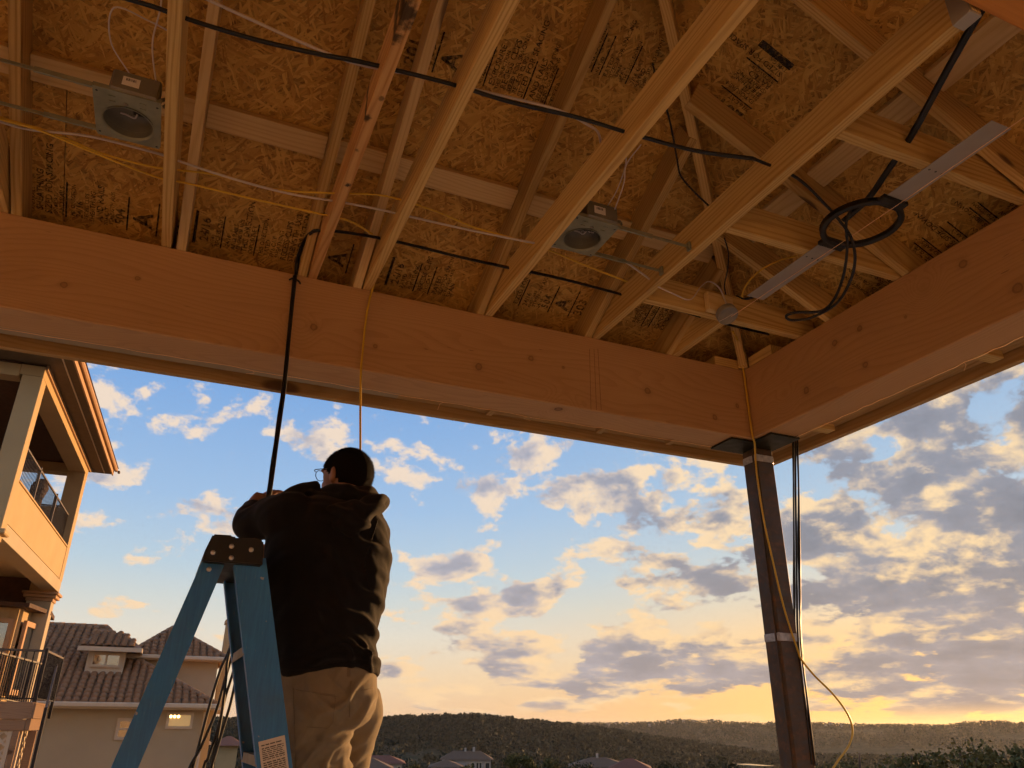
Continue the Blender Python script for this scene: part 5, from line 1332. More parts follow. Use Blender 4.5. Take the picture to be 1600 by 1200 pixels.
# something covered standing on the balcony
def hpt(x, y, t):
    d = ray(x, y); s = (t+HP1@HV)/(d[:2]@HV); return CAM+d*s
c0 = np.array(HW(4.6, -0.66, 0))
g = Geo()
pr = [(-.26, 0.0), (.30, .0)]
g.tube([(c0[0], c0[1], 5.255), (c0[0]-.02, c0[1], 5.9), (c0[0]-.02, c0[1], 6.3), (c0[0]+.02, c0[1], 6.58), (c0[0]+.05, c0[1], 6.85), (c0[0]+.05, c0[1], 7.0), (c0[0]+.03, c0[1], 7.09)], [.36, .30, .22, .15, .20, .16, .06], 20, n=5)
g.tube([(c0[0]-.28, c0[1]+.2, 5.255), (c0[0]-.34, c0[1]+.2, 6.0), (c0[0]-.30, c0[1]+.2, 6.35)], [.3, .26, .08], 14, n=5)
tag(link('covered_patio_furniture', remesh(g.V, g.F, .03, 4), 'dark_wood'), 'dark rounded covered shape standing behind the sunlit balcony railing', 'cover')

# ---------------------------------------------------------------- timber deck landing with railing and lattice (below the balcony house)
DY = 18.2
dk = empty('deck_stairs', (-2.6, DY, -3.0), 'timber deck landing with black iron railing, lattice skirt and stairs, lower left', 'deck')
def dpx(x, y, Y=DY): return PY(x, y, Y)
cr = dpx(73, 1017); zt_ = cr[2]; xr = cr[0]; zd = dpx(68, 1097)[2]
x0d = -4.4; DL = 2.0
block('deck_boards', (x0d, DY-0.02, zd-0.04), (xr+0.02, DY+DL+.3, zd), 'deck_wood', dk)
block('rim_board', (x0d, DY-0.06, zd-0.30), (xr-0.0, DY-0.022, zd-0.004), 'deck_wood', dk)
block('rim_board', (xr-.0, DY-0.06, zd-0.29), (xr+0.045, DY+DL, zd-0.045), 'deck_wood', dk)
block('post_beam', (x0d, DY-0.03, zd-0.50), (xr-0.06, DY+0.08, zd-0.305), 'deck_wood', dk)
block('post_beam', (xr-0.055, DY-0.03, zd-0.50), (xr+0.02, DY+DL, zd-0.295), 'deck_wood', dk)
block('corner_post', (xr-0.02, DY+0.3, -3.0), (xr+0.12, DY+0.44, zd-0.502), 'deck_wood', dk)
block('corner_post', (-2.31, DY-0.02, -3.0), (-2.20, DY+0.08, zd-0.502), 'deck_wood', dk)
def deck_rail(p0, p1, zt0, zt1, zb0_, zb1_, n, mat='iron', posts=True, lift=0.06):
    p0, p1 = np.array(p0), np.array(p1)
    r_ = bar('railing', (*p0, zt0), (*p1, zt1), .045, .04, 'iron_lit', dk, b=.004)
    bar('bottom_rail', (*p0, zb0_+lift), (*p1, zb1_+lift), .035, .025, mat, r_, b=.003)
    for k in range(n):
        f = (k+.5)/n; q = p0+(p1-p0)*f; zt2 = zt0+(zt1-zt0)*f; zb2 = zb0_+(zb1_-zb0_)*f
        bar('baluster', (*q, zb2+lift+.013), (*q, zt2-.021), .020, .020, mat, r_, up=(0, 1, 0), b=0)
    if posts:
        for q, a, b2 in ((p0, zb0_, zt0), (p1, zb1_, zt1)):
            bar('railing_post', (*q, a-.28), (*q, b2+.05), .055, .055, mat, r_, up=(0, 1, 0), b=.004)
deck_rail((x0d, DY+.03), (xr, DY+.03), zt_, zt_, zd, zd, 17)
deck_rail((xr, DY+.06), (xr-.02+.13, DY+DL), zt_, zt_, zd, zd, 16)
_a, _b = PD(92, 1025, DY+DL), PD(71, 1110, DY-.5)
deck_rail((_a[0], _a[1]), (_b[0], _b[1]), zt_-.02, _b[2], zd-.3, zd-1.9, 26)
pf = PY(67, 1030, DY+3.2); pf0 = PY(-40, 985, DY+1.2)
deck_rail((pf0[0], DY+1.5), (pf[0], DY+3.4), zt_+.15, zt_-.05, zd+.15, zd-.05, 30)
for k in range(7): block('stair_tread', (xr-.20, DY+1.7-k*.36, zd-.12-.24*k-.04), (xr+.10, DY+2.05-k*.36, zd-.12-.24*k), 'deck_wood', dk) if k > 6 else None
# lattice panels: crossing laths
def lattice(p0, p1, z0, z1, mat, gap=0.135, w=0.042):
    p0, p1 = Vector((*p0, 0)), Vector((*p1, 0)); L = (p1-p0).length; x = (p1-p0)/L; nn = Vector((x.y, -x.x, 0)); h = z1-z0
    fr = Geo(); M_ = Matrix(((x.x, -nn.x, 0, p0.x), (x.y, -nn.y, 0, p0.y), (0, 0, 1, z0), (0, 0, 0, 1)))
    fr.box((0, -.02, 0), (.07, .02, h), M_).box((L-.07, -.02, 0), (L, .02, h), M_)
    fo = fr.build('lattice_frame', mat, dk)
    for s_ in (1, -1):
        c = -h
        while c < L+h:
            a0, b0 = c, 0.0; a1, b1 = c+h*s_, h
            pts = []
            for (ua, va) in ((a0, b0), (a1, b1)): pts.append([ua, va])
            # clip to panel in u
            (ua, va), (ub, vb) = pts
            def at(u): return va+(vb-va)*(u-ua)/(ub-ua)
            lo, hi = .07, L-.07
            if ua > ub: ua, va, ub, vb = ub, vb, ua, va
            if ub > lo and ua < hi:
                if ua < lo: va = at_(ua, va, ub, vb, lo); ua = lo
                if ub > hi: vb = at_(ua, va, ub, vb, hi); ub = hi
                if ub-ua > .05:
                    A = M_ @ Vector((ua, .008*s_, va)); B = M_ @ Vector((ub, .008*s_, vb)); bar('lath', A, B, .010, w, mat, fo, up=(M_.to_3x3() @ Vector((-(vb-va), 0, ub-ua))).normalized(), b=0)
            c += gap*1.414
def at_(ua, va, ub, vb, u): return va+(vb-va)*(u-ua)/(ub-ua)
lattice((-3.6, DY+.02), (-2.315, DY+.02), -1.2, zd-.50, 'trim_cream')
lattice((-2.185, DY+.10), (xr-.03, DY+1.0), -1.2, zd-.50, 'trim_cream')

# ---------------------------------------------------------------- tiled house further down the street
TY = 31.6
th = empty('tiled_house', (-0.5, TY+3, -4.0), 'pale stucco house with a brown barrel tile roof and dormer, beyond the ladder', 'house')
def onp(x, y, e0, y0, s):      # ray onto the roof plane z = e0 + s (Y - y0)
    d = ray(x, y); k = (e0-s*y0-CAM[2])/(d[2]-s*d[1]) if abs(d[2]-s*d[1]) > 1e-9 else 0
    return CAM+d*((e0+s*(0-y0)-CAM[2])/(d[2]-s*d[1]))
S1 = 0.50; E1 = PY(93, 1099, TY-0.5)[2]; Y1 = TY-0.5
def r1(x, y): return onp(x, y, E1, Y1, S1)
S2 = 0.48; Y2 = TY+2.6; E2 = PY(290, 1027, Y2)[2]
def r2(x, y): return onp(x, y, E2, Y2, S2)
xl, xr_ = -4.6, PY(338, 1102, Y1)[0]
main_poly = [np.array([xl, Y1, E1]), np.array([xr_, Y1, E1]), r1(207, 1026), r1(167, 980), None]
main_poly[4] = np.array([xl, main_poly[3][1], main_poly[3][2]])
up_l, up_r, up_top = np.array([PY(196, 1026, Y2)[0], Y2, E2]), np.array([PY(358, 1028, Y2)[0], Y2, E2]), r2(270, 981)
def thick(name, poly, t, mat, parent):
    g_ = [Vector(p) for p in poly]; n = (g_[1]-g_[0]).cross(g_[2]-g_[0]).normalized()
    if n.z < 0: n = -n
    V_ = [tuple(p) for p in g_]+[tuple(p-n*t) for p in g_]; k = len(g_)
    return link(name, mesh_from(name, V_, [tuple(range(k)), tuple(reversed(range(k, 2*k)))]+[(i, k+i, k+(i+1) % k, (i+1) % k) for i in range(k)]), mat, parent)
rf1 = thick('roof', main_poly, .12, 'roof_clay', th); rf1['label'] = 'lower barrel tile roof'
rf2 = thick('roof', [up_l, up_r, up_top], .12, 'roof_clay', th); rf2['label'] = 'upper hip roof'
hipback = up_top+np.array([0.0, 3.0, -1.0])
thick('roof', [up_r, up_r+np.array([0, 5.5, 0]), up_top], .12, 'roof_clay', th)
thick('roof', [up_l+np.array([0, 5.5, 0]), up_l, up_top], .12, 'roof_clay', th)
rtop = r1(207, 1026); rb = np.array([xr_, Y1, E1])
thick('roof', [rb, np.array([xr_+.10, Y1+4.4, E1]), rtop+np.array([0.6, 2.0, -.3]), rtop], .12, 'roof_clay', th)
m3 = main_poly[3]
thick('roof', [rtop, np.array([up_l[0]+.6, Y2+1.0, E2-.1]), m3+np.array([0, 1.0, 0]), m3], .12, 'roof_clay', th)
# walls
block('wall', (xl-1, TY, -4.0), (xr_-.35, TY+.3, E1+.1), 'stucco_grey', th)
block('wall', (xr_-.65, TY+.31, -4.0), (xr_-.35, TY+6, E1+.1), 'stucco_grey', th)
block('wall', (up_l[0]+.45, Y2+.45, 1.0), (up_r[0]-.35, Y2+.75, E2+.08), 'stucco_grey', th)
block('wall', (up_r[0]-.65, Y2+.76, 1.0), (up_r[0]-.352, Y2+5.5, E2+.08), 'stucco_grey', th)
wing = block('wall', (xr_-.32, TY+2.2, -4.0), (xr_+.12, TY+6.5, E1-.10), 'stucco_tan', th); wing['label'] = 'sunlit side wing'
for z in (-1.2, 0.9): block('wing_trim', (xr_+.121, TY+2.18, z), (xr_+.20, TY+6.4, z+.10), 'trim_cream', wing)
bar('wing_eave', (xr_+.05, TY+1.9, E1-.05), (xr_+.05, TY+6.6, E1-.05), .7, .09, 'trim_cream', th)
block('side_window', (xr_+.10, TY+2.9, -0.9), (xr_+.15, TY+3.6, .7), 'dark_wood', wing)
# eaves
bar('gutter', (xl-.5, Y1-.05, E1-.02), (xr_+.05, Y1-.05, E1-.02), .14, .16, 'trim_cream', th, b=.03)
bar('fascia', (xl-.5, Y1+.12, E1-.11), (xr_-.05, Y1+.12, E1-.11), .2, .08, 'trim_cream', th)
bar('gutter', (up_l[0]-.02, Y2-.05, E2-.02), (up_r[0]+.05, Y2-.05, E2-.02), .12, .15, 'trim_cream', th, b=.03)
bar('soffit', (up_l[0]+.1, Y2+.22, E2-.10), (up_r[0]-.05, Y2+.22, E2-.10), .42, .05, 'trim_cream', th)
bar('downspout', (xr_-.30, TY-.06, E1-.2), (xr_-.30, TY-.06, -4.0), .08, .08, 'trim_cream', th, up=(0, 1, 0))
# chimney
cp0, cp1 = PY(349, 1012, Y2+3.2), PY(360, 974, Y2+3.2)
block('chimney', (cp0[0], Y2+3.2, 2.0), (cp1[0]+.15, Y2+4.0, cp1[2]), 'stucco_tan', th); block('chimney_cap', (cp0[0]-.06, Y2+3.14, cp1[2]+.002), (cp1[0]+.21, Y2+4.06, cp1[2]+.16), 'stucco_tan', th)
# dormer
dl, dr_ = r1(131, 1052), r1(191, 1052)
dyd = dl[1]; zl = dl[2]-.1; zd1 = PY(160, 1015, dyd)[2]
block('dormer_wall', (dl[0], dyd, zl-.3), (dr_[0], dyd+2.6, zd1), 'trim_cream', th)
dro = thick('dormer_roof', [np.array([dl[0]-.32, dyd-.45, zd1+.07]), np.array([dr_[0]+.50, dyd-.45, zd1+.07]), np.array([dr_[0]-.2, dyd+1.5, zd1+.75]), np.array([dl[0]+.1, dyd+1.5, zd1+.75])], .1, 'roof_clay', th)
thick('dormer_roof', [np.array([dr_[0]+.50, dyd-.45, zd1+.07]), np.array([dr_[0]+.50, dyd+1.8, zd1+.07]), np.array([dr_[0]-.2, dyd+1.5, zd1+.75])], .1, 'roof_clay', th)
bar('dormer_fascia', (dl[0]-.34, dyd-.46, zd1-.01), (dr_[0]+.52, dyd-.46, zd1-.01), .08, .15, 'trim_cream', th)
bar('dormer_fascia', (dr_[0]+.50, dyd-.41, zd1-.012), (dr_[0]+.50, dyd+1.2, zd1-.012), .08, .15, 'trim_cream', th)
quad_window('window', (dl[0]+.12, dyd-.02), (dr_[0]-.10, dyd-.02), zl+.32, zd1-.10, th, fr=.09, th=.06, frame_mat='trim_cream', mull=1)
a, b_ = PY(179, 1150, TY), PY(204, 1150, TY)
quad_window('window', a, (b_[0], b_[1]), PY(190, 1156, TY)[2], PY(190, 1122, TY)[2], th, fr=.10, th=.06, frame_mat='trim_cream', rails=1)
a, b_ = PY(259, 1130, TY), PY(301, 1130, TY)
wl = quad_window('window', a, (b_[0], b_[1]), PY(280, 1139, TY)[2], PY(280, 1113, TY)[2], th, fr=.09, th=.06, frame_mat='trim_cream', mats='room_glow')
wl['label'] = 'small window lit from inside'
zz_ = PY(280, 1119.5, TY)[2]
for x in (267, 273, 279): 
    c = PY(x, 1119.5, TY); Geo().ell((c[0], TY-.035, zz_), (.045, .012, .05), None, 10, 6).build('lamp', 'lamp_glow', wl, True)
# barrel tiles
def tile_mesh():
    V_ = []; F_ = []; w, L = 0.118, 0.40
    for j, yy in enumerate((0.0, L)):
        rr_ = w*(1.0 if j == 0 else 0.86)
        for k in range(7):
            a = math.pi*k/6; V_.append((rr_*math.cos(a), yy, rr_*.75*math.sin(a)+(0.06 if j == 0 else 0.0)))
    for k in range(6): F_.append((k, k+1, 8+k, 7+k))
    F_.append(tuple(range(7))[::-1])
    return V_, F_
tV, tF = tile_mesh()
tme = mesh_from('roof_tile', tV, tF, True); tme.materials.append(MATS['roof_clay'])
tcand = []
def tile_plane(poly, roof, holes=()):
    P0, P1_ = Vector(poly[0]), Vector(poly[1]); x = (P1_-P0).normalized()
    n = (P1_-P0).cross(Vector(poly[2])-P0).normalized()
    if n.z < 0: n = -n
    y = n.cross(x)
    q = [((Vector(p)-P0).dot(x), (Vector(p)-P0).dot(y)) for p in poly]
    def inside(u, v, q):
        c = False
        for i in range(len(q)):
            (x1, y1), (x2, y2) = q[i], q[(i+1) % len(q)]
            if (y1 > v) != (y2 > v) and u < (x2-x1)*(v-y1)/(y2-y1)+x1: c = not c
        return c
    us = [a for a, _ in q]; vs = [b for _, b in q]
    v = 0.0; row = 0
    while v < max(vs):
        u = min(us)+.14
        while u < max(us):
            if inside(u, v+.12, q) and inside(u, v+.30, q):
                p = P0+x*u+y*v+n*.004
                if not any(h(p) for h in holes):
                    tcand.append((Matrix(((x.x, y.x, n.x, p.x), (x.y, y.y, n.y, p.y), (x.z, y.z, n.z, p.z), (0, 0, 0, 1))) @ Matrix.Rotation(random.uniform(-.02, .02), 4, 'Z'), roof))
            u += .262
        v += .335; row += 1
inD = lambda p: dl[0]-.02 < p.x < dr_[0]+.02 and p.y > dyd-.1
tile_plane(main_poly, rf1, [inD, lambda p: p.x < -4.2])
tile_plane([up_l, up_r, up_top], rf2)
tile_plane([np.array([dl[0]-.32, dyd-.45, zd1+.07]), np.array([dr_[0]+.50, dyd-.45, zd1+.07]), np.array([dr_[0]-.2, dyd+1.5, zd1+.75]), np.array([dl[0]+.1, dyd+1.5, zd1+.75])], dro)
tcand.sort(key=lambda c: c[0].translation.y)
for mw, roof in tcand[:300]: link('roof_tile', tme, None, roof, mw)
g = Geo()
for mw, roof in tcand[300:]: g.add([tuple(mw @ Vector(v)) for v in tV], tF)
if g.V: tag(g.build('roof_tiles', 'roof_clay', th, True), kind='stuff')
# ridge caps along the hips
def ridge_caps(a, b_, parent):
    a, b_ = Vector(a), Vector(b_); n = int((b_-a).length/.36)
    for i in range(n):
        p, q_ = a.lerp(b_, i/n), a.lerp(b_, (i+1.12)/n); V_, F_ = tube_geo([p, q_], [.115, .095], 8); link('ridge_cap', mesh_from('ridge_cap', V_, F_, True), 'roof_clay', parent)
ridge_caps(rb+np.array([0, 0, .05]), rtop, rf1); ridge_caps(rtop+np.array([0, 0, .02]), m3, rf1); ridge_caps(m3, main_poly[4], rf1)
ridge_caps(up_r, up_top, rf2); ridge_caps(up_l, up_top, rf2)

# ---------------------------------------------------------------- land, hills, valley houses and trees
def make_ground():
    m, t, b = material('hill_scrub')
    co = t.new('ShaderNodeNewGeometry').outputs['Position']
    n = t.noise(t.v('MULTIPLY', co, (.02, .02, .06)), 1.0, 8, 0.65)
    n2 = t.noise(t.v('MULTIPLY', co, (.12, .12, .3)), 1.0, 5, 0.7)
    f = t.m('ADD', t.m('MULTIPLY', n, .55), t.m('MULTIPLY', n2, .45))
    c = t.ramp(f, [(0.36, (0.022, 0.024, 0.012)), (0.47, (0.040, 0.038, 0.018)), (0.56, (0.075, 0.062, 0.034)), (0.68, (0.15, 0.12, 0.075))])
    rr0 = t.v('LENGTH', co, out=1); c = t.mix(t.step(rr0, 30.0, 52.0), t.mix(n2, (0.22, 0.175, 0.115, 1), (0.34, 0.27, 0.18, 1)), c)   # bare building-site soil round the patio, made pale to bounce light up
    t.put(b.inputs['Base Color'], c); b.inputs['Roughness'].default_value = 1.0; b.inputs['Specular IOR Level'].default_value = 0.05
def foliage(name, a, b_):
    m, t, b = material(name)
    rnd = t.new('ShaderNodeNewGeometry').outputs['Random Per Island']
    c = t.mix(rnd, (*a, 1), (*b_, 1))
    t.put(b.inputs['Base Color'], c); b.inputs['Roughness'].default_value = 0.8; b.inputs['Specular IOR Level'].default_value = 0.15
make_ground()
foliage('leaves_dark', (0.016, 0.020, 0.008), (0.060, 0.058, 0.022))
foliage('leaves_olive', (0.050, 0.054, 0.017), (0.13, 0.11, 0.036))
foliage('leaves_hill', (0.015, 0.021, 0.011), (0.036, 0.038, 0.019))
flat('bark', (0.07, 0.05, 0.035), 0.9, var=0.3, bump=0.5)
flat('river_water', (0.10, 0.10, 0.09), 0.08, spec=1.0)
flat('far_white', (0.36, 0.32, 0.28), 0.9)
# ridge line of the two hills, as seen: (x px, y px)
NEARR = [(-400, 1136), (0, 1128), (300, 1124), (400, 1121), (480, 1119), (560, 1123), (620, 1120), (680, 1117.5), (745, 1115.5), (790, 1120), (850, 1127), (930, 1136), (1000, 1147), (1080, 1160), (1200, 1176), (1700, 1190), (2300, 1195)]
FARR = [(-400, 1132), (300, 1130), (800, 1130), (880, 1128), (950, 1128), (1010, 1127), (1060, 1123.5), (1110, 1124), (1160, 1128.5), (1250, 1127), (1330, 1131), (1400, 1132), (1480, 1132.5), (1520, 1127.5), (1565, 1126.5), (1590, 1130), (1620, 1127), (1800, 1126), (2300, 1120)]
def table(L):
    A, S = [], []
    for x, y in L:
        d = ray(x, y); A.append(math.atan2(d[0], d[1])); S.append(d[2]/math.hypot(d[0], d[1]))
    return np.array(A), np.array(S)
NA, NSl = table(NEARR); FA, FSl = table(FARR)
azs = np.concatenate([np.arange(-180, -22, 3.0), np.arange(-22, 72, 0.16), np.arange(72, 180.1, 3.0)])*math.pi/180
rs = np.concatenate([np.linspace(3.0, 60, 24), np.geomspace(66, 700, 34), np.linspace(720, 1700, 50), np.geomspace(1750, 9000, 44)])
def smooth01(x): x = np.clip(x, 0, 1); return x*x*(3-2*x)
def fbm(x, y, seed=0):
    r_ = np.random.default_rng(seed); v = 0
    for o in range(7):
        th_ = r_.uniform(0, 6.28, 3); f = 1.9**o
        v = v+(np.sin(x*f*math.cos(th_[0])+y*f*math.sin(th_[0])+th_[1])*np.sin(x*f*math.cos(th_[0]+1.9)+y*f*math.sin(th_[0]+1.9)+th_[2]))/1.7**o
    return v
RN, RF = 1250.0, 3000.0
def height(A, R):
    base = np.interp(R, [0, 8, 14, 30, 60, 120, 250, 500, 800, 9000], [-.32, -.34, -1.6, -4.0, -7.5, -12, -24, -42, -52, -60])
    sn = np.interp(A, NA, NSl); sf = np.interp(A, FA, FSl)
    zn = 1.6+sn*RN-6.5; zf_ = 1.6+sf*RF-11
    up = smooth01((R-620)/(RN-620))**0.9; dn = smooth01((R-RN)/900)
    hN = base+(zn-base)*up; hN = np.where(R > RN, zn+(base-25-zn)*dn, hN)
    hN = np.where(R < 620, base, hN)
    upf = smooth01((R-2000)/(RF-2000)); hF = base+(zf_-base)*upf
    hF = np.where(R > RF, zf_-(R-RF)*0.012, hF); hF = np.where(R < 2000, -1e4, hF)
    x, y = R*np.sin(A), R*np.cos(A)
    rough_ = fbm(x/260, y/260, 2)
    amp = smooth01((R-600)/300)*7.0
    fade = 1-0.75*np.exp(-((R-RN)/140)**2)-0.75*np.exp(-((R-RF)/260)**2)
    return np.maximum(hN, hF)+rough_*amp*fade
AA, RR = np.meshgrid(azs, rs, indexing='ij')
ZZ = height(AA, RR)
# small bumps of tree tops along the far skyline
ZZ += np.where(RR > 1900, (np.random.default_rng(4).random(ZZ.shape)-.3)*3.0, 0)
Vv = np.stack([RR*np.sin(AA), RR*np.cos(AA), ZZ], -1).reshape(-1, 3)
nA, nR = AA.shape
I, J = np.meshgrid(np.arange(nA-1), np.arange(nR-1), indexing='ij')
Fq = np.stack([I*nR+J, I*nR+J+1, (I+1)*nR+J+1, (I+1)*nR+J], -1).reshape(-1, 4)
terr = link('terrain', np_mesh('terrain', Vv, Fq, True), 'hill_scrub'); tag(terr, kind='structure')
# leaf cards: clouds of small quads
def leaf_quads(centres, size, rs_):
    n = len(centres); d = rs_.normal(size=(n, 3)); d /= np.linalg.norm(d, axis=1)[:, None]
    u = np.cross(d, rs_.normal(size=(n, 3))); u /= np.linalg.norm(u, axis=1)[:, None]; w = np.cross(d, u)
    s_ = (size*rs_.uniform(.6, 1.3, n))[:, None]
    V_ = np.stack([centres-u*s_-w*s_*.6, centres+u*s_-w*s_*.6, centres+u*s_+w*s_*.6, centres-u*s_+w*s_*.6], 1).reshape(-1, 3)
    return V_, np.arange(n*4).reshape(-1, 4)
def forest(name, n, a0, a1, r0, r1_, hmin, hmax, cards, seed, keep=None):
    rs_ = np.random.default_rng(seed)
    a = rs_.uniform(a0, a1, n); r = np.sqrt(rs_.uniform(r0**2, r1_**2, n)); z = height(a, r)
    x, y = r*np.sin(a), r*np.cos(a)
    ok = fbm(x/130, y/130, 9) > -0.75 if keep is None else keep(x, y, a, r)
    x, y, z, r = x[ok], y[ok], z[ok], r[ok]; n = len(x)
    hh = rs_.uniform(hmin, hmax, n)
    q = rs_.normal(size=(n, cards, 3)); q /= np.linalg.norm(q, axis=2)[..., None]; q *= rs_.uniform(.35, 1, (n, cards, 1))**.5
    c = np.stack([x, y, z+hh*.45], -1)[:, None, :]+q*np.stack([hh*.62, hh*.62, hh*.5], -1)[:, None, :]
    V_, F_ = leaf_quads(c.reshape(-1, 3), np.repeat(hh*.15, cards), rs_)
    return tag(link(name, np_mesh(name, V_, F_), 'leaves_hill'), kind='stuff')
v0, v1 = math.radians(-14), math.radians(62)
def no_clear(x, y, a, r):
    d = fbm(x/150, y/150, 9); ax = a-math.atan2(*ray(655, 1160)[:2]); cl = np.exp(-(ax/.055)**2-((r-860)/110)**2)
    return (d > -1.0) & (np.random.default_rng(1).random(len(x)) > cl*1.0)
forest('hillside_woodland', 13000, v0, v1, 640, 1330, 5, 11, 24, 21, no_clear)
forest('valley_scrub', 5200, v0, v1, 150, 640, 2.5, 6.0, 18, 22)
forest('far_ridge_woodland', 7000, math.radians(15), v1, 2250, 3080, 9, 16, 9, 23)
# tiny houses on the far ridge
rs_ = random.Random(8)
hm_ = Geo().box((-7, -5, 0), (7, 5, 6)).V
def gable(w, d, h, rh):
    return [(-w, -d, -4), (w, -d, -4), (w, d, -4), (-w, d, -4), (-w, -d, h), (w, -d, h), (w, d, h), (-w, d, h), (-w*.45, 0, h+rh), (w*.45, 0, h+rh)], [(0, 1, 5, 4), (1, 2, 6, 5), (2, 3, 7, 6), (3, 0, 4, 7), (4, 5, 9, 8), (6, 7, 8, 9), (5, 6, 9), (7, 4, 8)]
gme = mesh_from('ridge_house', *gable(8, 6, 7, 4)); gme.materials.append(MATS['far_white']); gme.materials.append(MATS['roof_brown'])
for p in list(gme.polygons)[4:]: p.material_index = 1
for i in range(20):
    x = rs_.choice((rs_.uniform(895, 1000), rs_.uniform(1010, 1180), rs_.uniform(1040, 1160), rs_.uniform(1255, 1330)))
    yb = np.interp(x, [p[0] for p in FARR], [p[1] for p in FARR])+rs_.uniform(3, 11)
    d = ray(x, yb); a = math.atan2(d[0], d[1]); rr_ = np.linspace(2100, 3000, 200); zz2 = height(np.full(200, a), rr_); sl_ = (zz2-1.6)/rr_
    k = int(np.argmax(sl_ >= d[2]/math.hypot(d[0], d[1]))); r_ = rr_[k] if k else 2900.0
    o = link('ridge_house', gme, None, None, Matrix.Translation((r_*math.sin(a), r_*math.cos(a), float(height(np.array([a]), np.array([r_]))[0])+6)) @ Matrix.Rotation(rs_.uniform(0, 3), 4, 'Z') @ Matrix.Scale(rs_.uniform(.45, .9), 4))
    tag(o, 'tiny pale house among trees on the far ridge', 'house', 'tiny houses on the far ridge')
# valley houses whose roofs show above the bottom edge
def hip_house(name, xl_, xr2, ytop, yeave, Dh, roofm, wallm, label, depth=9.0, wins=(), ridge=.4, chim=()):
    a, b_ = PD(xl_, yeave, Dh), PD(xr2, yeave, Dh); ze = (a[2]+b_[2])/2; zt2 = PD((xl_+xr2)/2, ytop, Dh+depth/2)[2]
    x = Vector((b_[0]-a[0], b_[1]-a[1], 0)); L = x.length; x /= L; y = Vector((-x.y, x.x, 0))
    M_ = Matrix(((x.x, y.x, 0, a[0]), (x.y, y.y, 0, a[1]), (0, 0, 1, 0), (0, 0, 0, 1)))
    zg = ze-7
    rt = empty(name, (a[0], a[1], zg), label, 'house')
    V_ = [(-.4, -.4, ze), (L+.4, -.4, ze), (L+.4, depth+.4, ze), (-.4, depth+.4, ze), (L*ridge, depth/2, zt2), (L*(1-ridge), depth/2, zt2)]
    link('roof', mesh_from('roof', [M_ @ Vector(v) for v in V_], [(0, 1, 5, 4), (1, 2, 5), (2, 3, 4, 5), (3, 0, 4), (3, 2, 1, 0)]), roofm, rt)
    g_ = Geo().box((0.1, 0.1, zg), (L-.1, depth-.1, ze-.003), M_); g_.build('wall', wallm, rt)
    for (f0, f1, z0, z1) in wins:
        Geo().box((L*f0-.1, .02, ze-z0-.1), (L*f1+.1, .098, ze-z1+.1), M_).build('window', 'trim_cream', rt)
        rt_w = rt.children[-1] if rt.children else rt
        link('pane', mesh_from('pane', [M_ @ Vector(v) for v in ((L*f0, .012, ze-z0), (L*f1, .012, ze-z0), (L*f1, .012, ze-z1), (L*f0, .012, ze-z1))], [(0, 1, 2, 3)]), 'window_glass', rt)
    for f_, w_ in chim:
        Geo().box((L*f_, depth*.45, ze), (L*f_+w_, depth*.45+w_, zt2+w_*1.4), M_).build('chimney', 'far_white', rt)
    return rt
hip_house('valley_house', 690, 768, 1173, 1187, 150, 'roof_brown', 'far_white', 'pale two-storey valley house with brown hip roof, right of the man', 10, [(.60, .65, 1.5, .5), (.70, .74, 1.5, .5), (.76, .80, 1.5, .5), (.88, .96, 1.6, .5), (.12, .15, .9, .5)], .22, [(.45, .35), (.62, .45)])
hip_house('valley_house', 672, 722, 1187, 1199, 140, 'roof_brown', 'far_white', 'low brown-roofed valley house in front of the two-storey one', 9, (), .46)
hip_house('valley_house', 560, 630, 1180, 1193, 120, 'roof_red', 'far_white', 'valley house with a red roof and white wall beside the man\'s legs', 9, [(.66, .72, 1.2, .4), (.88, .94, 1.2, .4)], .3)
hip_house('valley_house', 520, 612, 1183, 1203, 95, 'roof_brown', 'far_white', 'dark grey-brown roof just right of the man\'s trousers', 8, (), .35)
hip_house('valley_house', 888, 985, 1183, 1199, 135, 'roof_brown', 'stucco_grey', 'broad brown hip roof in the valley, left of the steel post', 11, (), .38, [(.45, .4)])
hip_house('valley_house', 955, 1015, 1185, 1201, 128, 'roof_red', 'stucco_grey', 'smaller reddish hip roof beside the broad brown one', 9, (), .42)
hip_house('valley_house', 338, 374, 1150, 1165, 75, 'roof_red', 'stucco_tan', 'small tan house with red roof seen between the ladder legs', 8, (), .4)
# river glint and pale roofs by the valley floor
wr = PD(1190, 1196, 420)
tag(link('river', mesh_from('river', [(wr[0]-3, wr[1]-4, wr[2]), (wr[0]+4, wr[1]-5, wr[2]), (wr[0]+6, wr[1]+16, wr[2]), (wr[0]-4, wr[1]+18, wr[2])], [(0, 1, 2, 3)]), 'river_water'), kind='structure')
